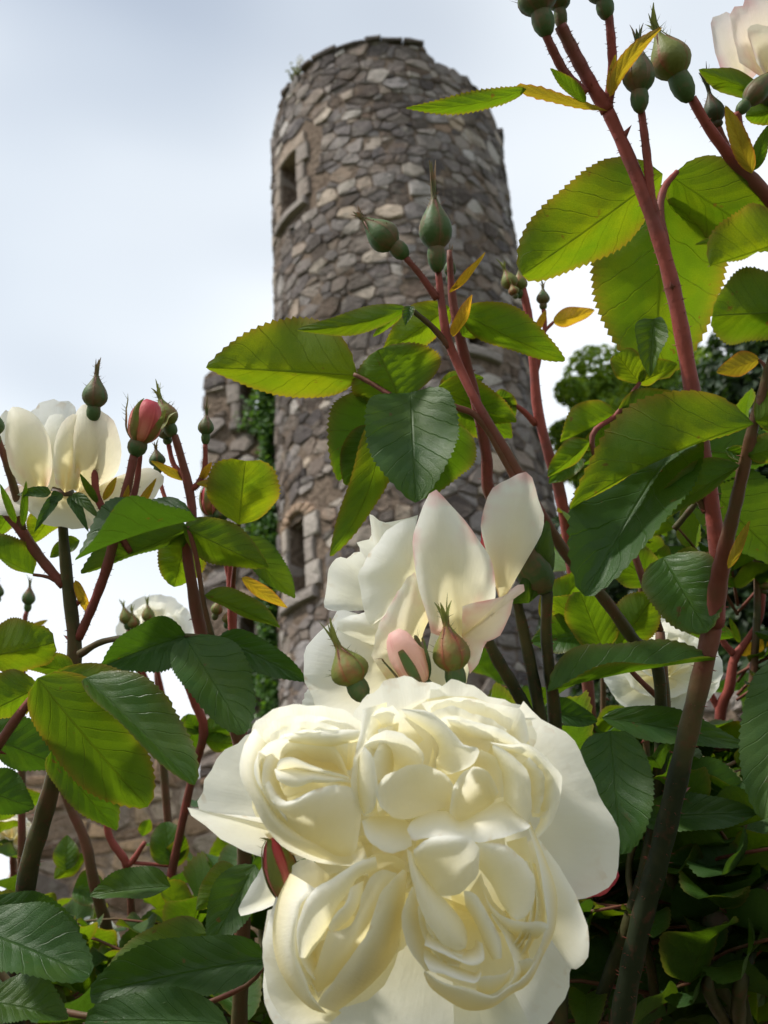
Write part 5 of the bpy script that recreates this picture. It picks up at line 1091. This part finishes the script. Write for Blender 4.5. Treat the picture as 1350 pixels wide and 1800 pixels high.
leaf(c9, 328, 1118, 178, 1172, .405, 52, 26, 't', 'd', dd=-.02, arch=.06); leaf(c9, 326, 1122, 430, 1290, .40, 62, 56, 't', 'd', dd=-.025, a=.5, bb=.6); leaf(c9, 382, 1122, 542, 1200, .41, 22, 30, 't', 'd', dd=-.01, arch=.05)
stem(c9, [(140, 1150, .43, 8), (180, 1128, .425, 6), (240, 1120, .415, 6), (330, 1118, .405, 5), (385, 1122, .41, 4)], red=(.3, .2), name='petiole')
bud(c9, 372, 918, 362, 845, .50, 36, 'r', open_=.6, core='r', hip=.2, body=.85); bud(c9, 390, 925, 388, 870, .50, 34, 'g')
stem(c9, [(408, 930, .50, 6), (405, 1000, .50, 8), (408, 1060, .50, 9), (410, 1120, .50, 9), (425, 1250, .50, 9), (428, 1420, .49, 9)], red=(1.05, .7), bristle=60)
stem(c9, [(372, 916, .50, 4), (392, 970, .50, 5), (405, 1020, .50, 6)], red=(1.1, 1.1), name='pedicel'); stem(c9, [(420, 920, .447, 4), (415, 970, .47, 4), (408, 1040, .50, 5)], red=(.6, .9), name='petiole')
leaf(c9, 425, 1015, 505, 1068, .50, 12, 12, 'u', 'b', arch=.08)
for bx, by, tx, ty in ((376, 1090, 390, 1040), (398, 1105, 405, 1060)): bud(c9, bx, by, tx, ty, .53, 24, 'r', fringe=2)

# --- big yellow leaves at the left ----------------------------------------------------------------
c10 = rose('cane holding large yellow green leaves on a thorny red stalk', -60, 1830, 0.42)
stem(c10, [(75, 1208, .375, 8), (40, 1248, .375, 9), (5, 1298, .378, 10), (-40, 1370, .385, 12), (-60, 1500, .395, 14), (-60, 1830, .42, 18)], red=(.75, .4), bristle=60, prickle=6)
cane_down(c10, -60, 1828, .42, 18)
leaf(c10, 66, 1192, 260, 1418, .362, 66, 70, 'u', 'y', dd=-.015, a=.5, bb=.55, teeth=28, arch=.04)
leaf(c10, 150, 1192, 342, 1380, .37, 62, 36, 't', 'g', dd=-.01, a=.5, bb=.6)
leaf(c10, 90, 1190, 302, 1248, .378, 34, 40, 'u', 'y', dd=.005, a=.5, bb=.55)
leaf(c10, 72, 1206, -60, 1270, .375, 40, 46, 'u', 'y', a=.5, bb=.55); leaf(c10, -30, 1155, 96, 1130, .40, 44, 48, 'u', 'y', a=.5, bb=.5)
leaf(c10, 130, 1180, 30, 1165, .41, 22, 26, 'u', 'y')
leaf(c10, 90, 1320, 205, 1460, .41, 56, 44, 'u', 'g', dd=-.01); leaf(c10, 130, 1300, 225, 1370, .42, 26, 20, 'u', 'g')
leaf(c10, -30, 1290, 120, 1350, .44, 50, 44, 'u', 'd'); leaf(c10, -50, 1380, 60, 1420, .45, 40, 40, 'u', 'd')
leaf(c10, -50, 1630, 158, 1716, .35, 64, 60, 't', 'd', dd=-.02, a=.5, bb=.55); leaf(c10, -30, 1600, 140, 1640, .37, 30, 40, 't', 'd', a=.5, bb=.55)
leaf(c10, 470, 1685, 158, 1748, .37, 52, 46, 't', 'd', dd=-.015, a=.5, bb=.5, teeth=26); leaf(c10, 400, 1800, 150, 1795, .35, 40, 44, 't', 'd', dd=-.01, a=.5, bb=.5)
leaf(c10, 365, 1640, 188, 1702, .40, 40, 36, 'u', 'g'); leaf(c10, 300, 1558, 158, 1574, .42, 26, 34, 't', 'd'); leaf(c10, 448, 1520, 368, 1670, .40, 40, 42, 't', 'd'); leaf(c10, 420, 1530, 345, 1600, .42, 34, 30, 'u', 'g')
leaf(c10, -20, 1760, 120, 1790, .36, 50, 40, 't', 'd')
stem(c10, [(-60, 1640, .41, 9), (60, 1760, .40, 7), (250, 1790, .385, 6), (420, 1740, .375, 5), (470, 1688, .37, 4)], red=(.3, .5), name='petiole', prickle=4)

# --- leaves of the right lower part ----------------------------------------------------------------
c11 = rose('shaded cane under the tallest cane with broad dark leaves round the big bloom', 1300, 1830, 0.46)
stem(c11, [(1160, 1110, .43, 9), (1165, 1200, .43, 12), (1170, 1280, .432, 12), (1175, 1380, .436, 13), (1165, 1500, .44, 14), (1230, 1650, .45, 16), (1300, 1830, .46, 18)], red=(.5, .1), bristle=60)
cane_down(c11, 1300, 1828, .46, 18)
leaf(c11, 962, 1216, 1258, 1160, .378, 46, 26, 't', 'g', dd=-.005, roll=-20); leaf(c11, 1072, 1285, 1092, 1502, .377, 64, 66, 't', 'd', dd=-.012, a=.5, bb=.55)
leaf(c11, 1058, 1262, 1312, 1312, .42, 28, 30, 't', 'd', arch=.04); leaf(c11, 1395, 1160, 1342, 1440, .36, 60, 64, 't', 'd', dd=-.01, a=.5, bb=.6)
leaf(c11, 1120, 1440, 1330, 1430, .42, 30, 34, 't', 'd'); leaf(c11, 1320, 1530, 1165, 1520, .43, 26, 40, 't', 'g'); leaf(c11, 1170, 1350, 1330, 1420, .44, 44, 40, 'u', 'd')
leaf(c11, 1200, 790, 1380, 800, .43, 50, 60, 'u', 'd'); leaf(c11, 1230, 840, 1390, 1000, .44, 80, 70, 'u', 'd', a=.5, bb=.5); leaf(c11, 1250, 900, 1200, 820, .43, 30, 34, 'u', 'd')
leaf(c11, 1150, 1030, 1060, 950, .44, 40, 40, 'u', 'g'); leaf(c11, 1062, 1145, 1020, 1040, .43, 46, 44, 'u', 'y', a=.5, bb=.5); leaf(c11, 1085, 1140, 1150, 1045, .43, 40, 40, 'u', 'y', a=.5, bb=.5)
leaf(c11, 1030, 1115, 932, 1130, .45, 34, 30, 't', 'g'); leaf(c11, 1050, 1120, 970, 1050, .45, 36, 36, 'u', 'y'); leaf(c11, 1000, 960, 1060, 1010, .46, 34, 30, 'u', 'y'); leaf(c11, 960, 1100, 1030, 1000, .46, 36, 30, 'u', 'y')
leaf(c11, 1290, 1120, 1195, 1105, .44, 16, 18, 'u', 'g'); leaf(c11, 950, 1250, 1050, 1268, .41, 22, 24, 't', 'd')
stem(c11, [(1062, 1145, .43, 4), (1075, 1135, .43, 5), (1110, 1180, .43, 5), (1160, 1230, .432, 6)], red=(.7, .5), name='petiole')
leaf(c11, 1085, 728, 985, 778, .43, 12, 42, 'u', 'y'); leaf(c11, 1085, 728, 1212, 700, .43, 30, 26, 'u', 'y'); leaf(c11, 1036, 776, 963, 838, .425, 18, 26, 'u', 'y', arch=.08); leaf(c11, 1125, 674, 1085, 622, .43, 28, 30, 'u', 'y', a=.4, bb=.4); leaf(c11, 1122, 674, 1190, 640, .43, 28, 20, 'u', 'y'); leaf(c11, 1030, 790, 1100, 745, .435, 22, 20, 'u', 'y'); leaf(c11, 1020, 800, 965, 850, .44, 24, 20, 't', 'g')
stem(c11, [(1125, 672, .43, 4), (1085, 728, .43, 5), (1040, 775, .427, 5.5), (1090, 900, .43, 6), (1160, 1110, .43, 8)], red=(.75, .5), name='petiole')
bud(c11, 1255, 1680, 1270, 1505, .44, 66, 'd', flare=.3, body=.65); bud(c11, 1330, 1640, 1375, 1500, .44, 90, 'd')  # dark sepal colour stands in for the shade on these low buds
stem(c11, [(1255, 1678, .44, 9), (1245, 1740, .42, 12), (1290, 1820, .455, 12)], red=(.1, .1), name='pedicel'); stem(c11, [(1330, 1640, .44, 10), (1300, 1740, .42, 14), (1300, 1825, .455, 14)], red=(.1, .1), name='pedicel')

# --- farther blooms --------------------------------------------------------------------------------
def far_bloom(cx, cy, d, rx, ry, label, kind='p', up=0.2, seed=0, sx=None, gy=1830, red=.6, n=14):
    """a cupped rose of n petals in two whorls on its own cane"""
    r = random.Random(seed); c = rose(label, sx or cx, gy, d + .03); b = bloom(c)
    for k in range(n):
        ring = 0 if k < 6 else (1 if k < 11 else 2); a = 6.28 * k / (6, 5, 3)[ring] + r.uniform(-.3, .3) + ring
        q = (1.0, .72, .45)[ring]; z0 = (6, 0, -6)[ring]; R_ = []
        for t in np.linspace(-.62, .62, 6):
            R_.append((cx + rx * q * math.cos(a + t) * (1 - .10 * abs(t)), cy - ry * up * ring * .5 + ry * q * math.sin(a + t) * (1 - .1 * abs(t)), z0 - 4 + r.uniform(-1, 1)))
        petal(b, R_, (cx + rx * .08 * math.cos(a), cy + ry * .2, 8 - ring), d, -3 if ring else 4, kind, ns=11, ntt=7, ruffle=.5)
    obj('hip', lathe_mesh('hip', at(cx, cy + ry * .75, d + .02), at(cx, cy, d) - at(cx, cy + ry * .75, d + .02), [(0, .002), (.005, .006), (.011, .007), (.017, .005)], SEP['g']), b)
    stem(c, [(cx, cy + ry * .72, d + .02, 6), (cx + ((sx or cx) - cx) * .3, cy + (gy - cy) * .4, d + .025, 8), (sx or cx, gy, d + .03, 9)], red=(red, .3), bristle=30); cane_down(c, sx or cx, gy - 2, d + .03, 9)
    return c
f1 = far_bloom(275, 1112, .78, 72, 68, 'distant white bloom with three tiny buds before it, below the cupped cream bloom', 'w', seed=1, sx=330)
for bx, by, tx, ty in ((226, 1108, 214, 1050), (238, 1115, 230, 1062), (262, 1105, 258, 1045)):
    bud(f1, bx, by, tx, ty, .74, 26, 'r', fringe=2); stem(f1, [(bx, by - 2, .74, 4), (bx + 12, by + 60, .75, 4), (300, 1280, .78, 5)], red=(1, .9), name='pedicel')
far_bloom(1165, 1170, .52, 108, 95, 'blush white bloom half hidden behind the tallest rose cane', 'w', seed=2, sx=1190)
far_bloom(170, 1655, .75, 42, 48, 'small cream bloom among the dark lower leaves', 'w', seed=3, sx=210)
far_bloom(22, 1468, .85, 42, 38, 'small white bloom beside the foot of the cupped cream bloom\'s cane', 'p', seed=4, sx=40)
f5 = rose('far thin cane with small green buds against the sky, below the cupped cream bloom', 40, 1830, .72)
stem(f5, [(48, 1072, .70, 4), (42, 1110, .70, 5), (38, 1300, .70, 7), (40, 1830, .72, 9)], red=(.9, .3), bristle=30); cane_down(f5, 40, 1828, .72, 9)
bud(f5, 48, 1076, 54, 1012, .70, 26, 'g', fringe=3); leaf(f5, 40, 1110, 84, 1090, .70, 6, 6, 'u', 'b'); leaf(f5, 38, 1130, -30, 1120, .70, 12, 14, 't', 'g'); bud(f5, -4, 1060, -2, 1010, .70, 22, 'g')
f6 = rose('coral forked twig with bare stalks before the dark trees', 1275, 1830, .66)
stem(f6, [(1342, 1040, .63, 5), (1335, 1090, .63, 6), (1310, 1130, .63, 7), (1290, 1160, .63, 9), (1282, 1210, .63, 10), (1265, 1270, .635, 11), (1270, 1500, .64, 12), (1275, 1830, .66, 12)], red=(1.1, .5), bristle=30); cane_down(f6, 1275, 1828, .66, 12)
stem(f6, [(1290, 1150, .63, 7), (1270, 1125, .63, 6), (1262, 1090, .63, 5), (1265, 1040, .63, 4)], red=(1.1, 1.1), name='pedicel'); bud(f6, 1343, 1045, 1345, 1005, .63, 26, 'r', fringe=2); bud(f6, 1265, 1042, 1262, 1000, .63, 24, 'r', fringe=2)
stem(f6, [(1265, 1250, .635, 7), (1248, 1215, .635, 6), (1245, 1180, .635, 5)], red=(1.1, 1.1), name='pedicel'); leaf(f6, 1300, 1150, 1360, 1125, .63, 10, 12, 'u', 'b'); leaf(f6, 1300, 1130, 1282, 1085, .63, 6, 6, 'u', 'y', name='bract')
f7 = rose('coral red cane with side shoots and small leaves seen against the garden wall', 240, 1830, .68)
stem(f7, [(310, 1165, .62, 8), (325, 1190, .62, 9), (345, 1240, .625, 9), (358, 1290, .63, 9), (330, 1400, .65, 8), (240, 1830, .68, 10)], red=(1.1, .5), bristle=30); cane_down(f7, 240, 1828, .68, 10)
stem(f7, [(185, 1420, .66, 6), (192, 1470, .66, 7), (215, 1505, .66, 8), (228, 1518, .66, 7), (255, 1480, .66, 4)], red=(1.1, 1), name='side_shoot'); stem(f7, [(60, 1250, .65, 7), (95, 1340, .655, 8), (120, 1410, .66, 9), (150, 1480, .66, 10), (165, 1550, .66, 11), (195, 1660, .67, 12), (235, 1800, .68, 12)], red=(.5, .4))
stem(f7, [(218, 1508, .66, 7), (228, 1560, .665, 7), (236, 1700, .675, 8)], red=(.9, .5), name='side_shoot')
leaf(f7, 300, 1520, 290, 1445, .66, 32, 30, 't', 'g', a=.35, bb=.5); leaf(f7, 300, 1525, 325, 1470, .665, 20, 20, 'u', 'y'); leaf(f7, 115, 1530, 118, 1468, .68, 22, 22, 't', 'g'); leaf(f7, 330, 1255, 345, 1330, .63, 20, 22, 'u', 'g'); leaf(f7, 360, 1290, 420, 1262, .63, 20, 24, 'u', 'g'); leaf(f7, 360, 1300, 425, 1310, .63, 20, 20, 'u', 'y'); leaf(f7, 350, 1290, 330, 1255, .63, 18, 18, 'u', 'g'); leaf(f7, 250, 1470, 262, 1440, .66, 12, 12, 'u', 'y')
leaf(f7, 130, 1560, 190, 1575, .69, 24, 30, 't', 'g'); leaf(f7, 95, 1545, 150, 1500, .69, 14, 18, 'u', 'y')
for q in ((300, 1522, 215, 1515), (358, 1290, 330, 1258)): stem(f7, [(q[0], q[1], .66 if q[0] == 300 else .63, 3), (q[2], q[3], .66 if q[0] == 300 else .63, 4)], red=(1, 1), name='petiole')

# --- the body of the bush: leafy canes filling the lower part --------------------------------------
PROTO = {}
for kind in 'ygd':
    PROTO[kind] = []
    for v in range(3):
        PROTO[kind].append(leaf_mesh((0, 0, 0), (0, 1, 0), .30, .30 + .05 * v, 't', 0, kind, arch=(.06, .12, -.02)[v], teeth=15, cols=7, a=.5, bb=.6))
def filler(label, x, y, d, n, spread, seed, kinds, top, avoid=None):
    """one leafy cane rising from the bed at (x, y): compound leaves of five leaflets along it"""
    r = random.Random(seed); c = rose(label, x, 1830, d, 'leafy canes in the shade of the bush')
    P0 = at(x, 1830, d); P1_ = at(*top, d); q = 9 * d / FPX
    pts = [[*(P0 + (P1_ - P0) * f + np.array((r.gauss(0, .008), r.gauss(0, .012), 0)) * (0 < f < 1)), q * (1.15 - .6 * f)] for f in np.linspace(0, 1, 5)]
    obj('stem', tube3(np.array(pts), 7, (.1, .4), 20, 6), c); cane_down(c, x, 1828, d, 10)
    k = 0; tries = 0
    while k < n and tries < 400:
        tries += 1; f = r.random(); J = np.array(pts[0][:3]) + (np.array(pts[-1][:3]) - np.array(pts[0][:3])) * f
        a = r.uniform(0, 6.28); out = unit((math.cos(a), math.sin(a), r.uniform(-.15, .55))); ln = r.uniform(.05, .085) * spread
        E = J + out * ln; sx_, sy_, sz_ = px(E)
        if sz_ < .40 or (avoid and avoid(sx_, sy_)): continue
        k += 1
        obj('petiole', tube3(np.array([[*J, .0011], [*(J + out * ln * .5 + (0, 0, .006)), .0009], [*E, .0007]]), 5, (.5, .6), 0, 0, 6), c)
        up = unit(np.array((r.gauss(0, .35), r.gauss(0, .35), 1.0))); sd_ = unit(np.cross(out, up)); up = np.cross(sd_, out)
        for (fa, si, sc) in ((1.0, 0, 1.0), (.72, 1, .85), (.72, -1, .85), (.38, 1, .62), (.38, -1, .62)):
            B = J + out * ln * fa; dr = unit(out * (1 if si == 0 else .45) + sd_ * si + np.array((0, 0, r.uniform(-.5, .15)))); sdd = unit(np.cross(dr, up)); nn_ = np.cross(sdd, dr)
            L = r.uniform(.036, .056) * sc; me = r.choice(PROTO[r.choice(kinds)])
            o = bpy.data.objects.new('leaf', me); COL.objects.link(o); o.parent = c; o.matrix_parent_inverse = Matrix.Translation(-PLOC[c.name])
            o.matrix_basis = Matrix(((sdd[0] * L, dr[0] * L, nn_[0] * L, B[0]), (sdd[1] * L, dr[1] * L, nn_[1] * L, B[1]), (sdd[2] * L, dr[2] * L, nn_[2] * L, B[2]), (0, 0, 0, 1)))
hole_l = lambda x, y: (75 < x < 350 and 1300 < y < 1590) or y < 1330 or (350 < x < 500 and y < 1420)
hole_r = lambda x, y: y < 1150 or (1040 < x < 1330 and y < 1310)
spots = [(60, .62, (60, 1640), hole_l, 10, 'low leafy cane beneath the large yellow green leaves'), (170, .70, (150, 1620), hole_l, 9, 'low leafy cane round the small cream bloom'), (300, .60, (290, 1660), hole_l, 10, 'low leafy cane in front of the thin metal post'), (400, .66, (400, 1520), hole_l, 9, 'leafy cane beside the red bud of the big cream bloom'),
         (470, .75, (470, 1420), hole_l, 9, 'farther leafy cane before the foot of the round tower'), (240, .9, (230, 1600), hole_l, 9, 'farthest low leafy cane before the garden wall'), (20, .8, (-20, 1400), hole_l, 9, 'leafy cane under the small white bloom'),
         (1060, .50, (1030, 1240), hole_r, 16, 'dense leafy cane close beside the big cream bloom, under a broad dark leaf'), (1140, .56, (1120, 1180), hole_r, 16, 'dense leafy cane crossing behind the base of the tallest cane'), (1230, .50, (1240, 1330), hole_r, 16, 'shaded leafy cane round the two dark low buds'), (1310, .58, (1330, 1230), hole_r, 16, 'shaded leafy cane below the coral forked twig'),
         (1180, .75, (1190, 1260), hole_r, 14, 'leafy cane under the half hidden blush bloom'), (1060, .72, (1060, 1150), hole_r, 14, 'leafy cane between the side-on white bloom and the blush bloom'), (1330, .8, (1370, 1150), hole_r, 14, 'far leafy cane before the grey terrace wall'), (980, .6, (975, 1220), hole_r, 14, 'leafy cane behind the three dark stems of the white bloom'), (1260, .7, (1280, 1350), hole_r, 14, 'leafy cane before the foot of the terrace wall'), (1150, .45, (1140, 1420), hole_r, 14, 'lowest leafy cane at the foot of the tallest cane'), (1320, .46, (1330, 1400), hole_r, 14, 'low dark leafy cane under the broad hanging leaf'),
         (620, .6, (600, 1500), hole_r, 12, 'leafy cane hidden behind the big cream bloom, near its red bud'), (820, .62, (800, 1400), hole_r, 12, 'leafy cane hidden behind the big cream bloom, near the dark stems'), (720, .75, (700, 1400), hole_r, 12, 'farthest leafy cane hidden behind the big cream bloom')]
for i, (x, d, top, av, nl_, lab) in enumerate(spots):
    filler(lab, x, 1830, d, nl_, 1.0, 100 + i, 'ddg' if x > 500 else 'dggy', top, av)

filler('leafy cane between the slender glossy-leaved cane and the tallest cane, before the sunlit trees', 1100, 1830, .64, 11, 1.0, 151, 'gyg', (1100, 840), lambda x, y: x < 1015 or y < 770 or x > 1240 or (1030 < x and 1040 < y < 1300) or y > 1350)
filler('leafy cane behind the long pale fork leaf, before the dark evergreen trees', 1290, 1830, .64, 12, 1.0, 152, 'dgd', (1300, 760), lambda x, y: x < 1190 or y < 740 or (1040 < x < 1340 and 1050 < y < 1310) or y > 1400)
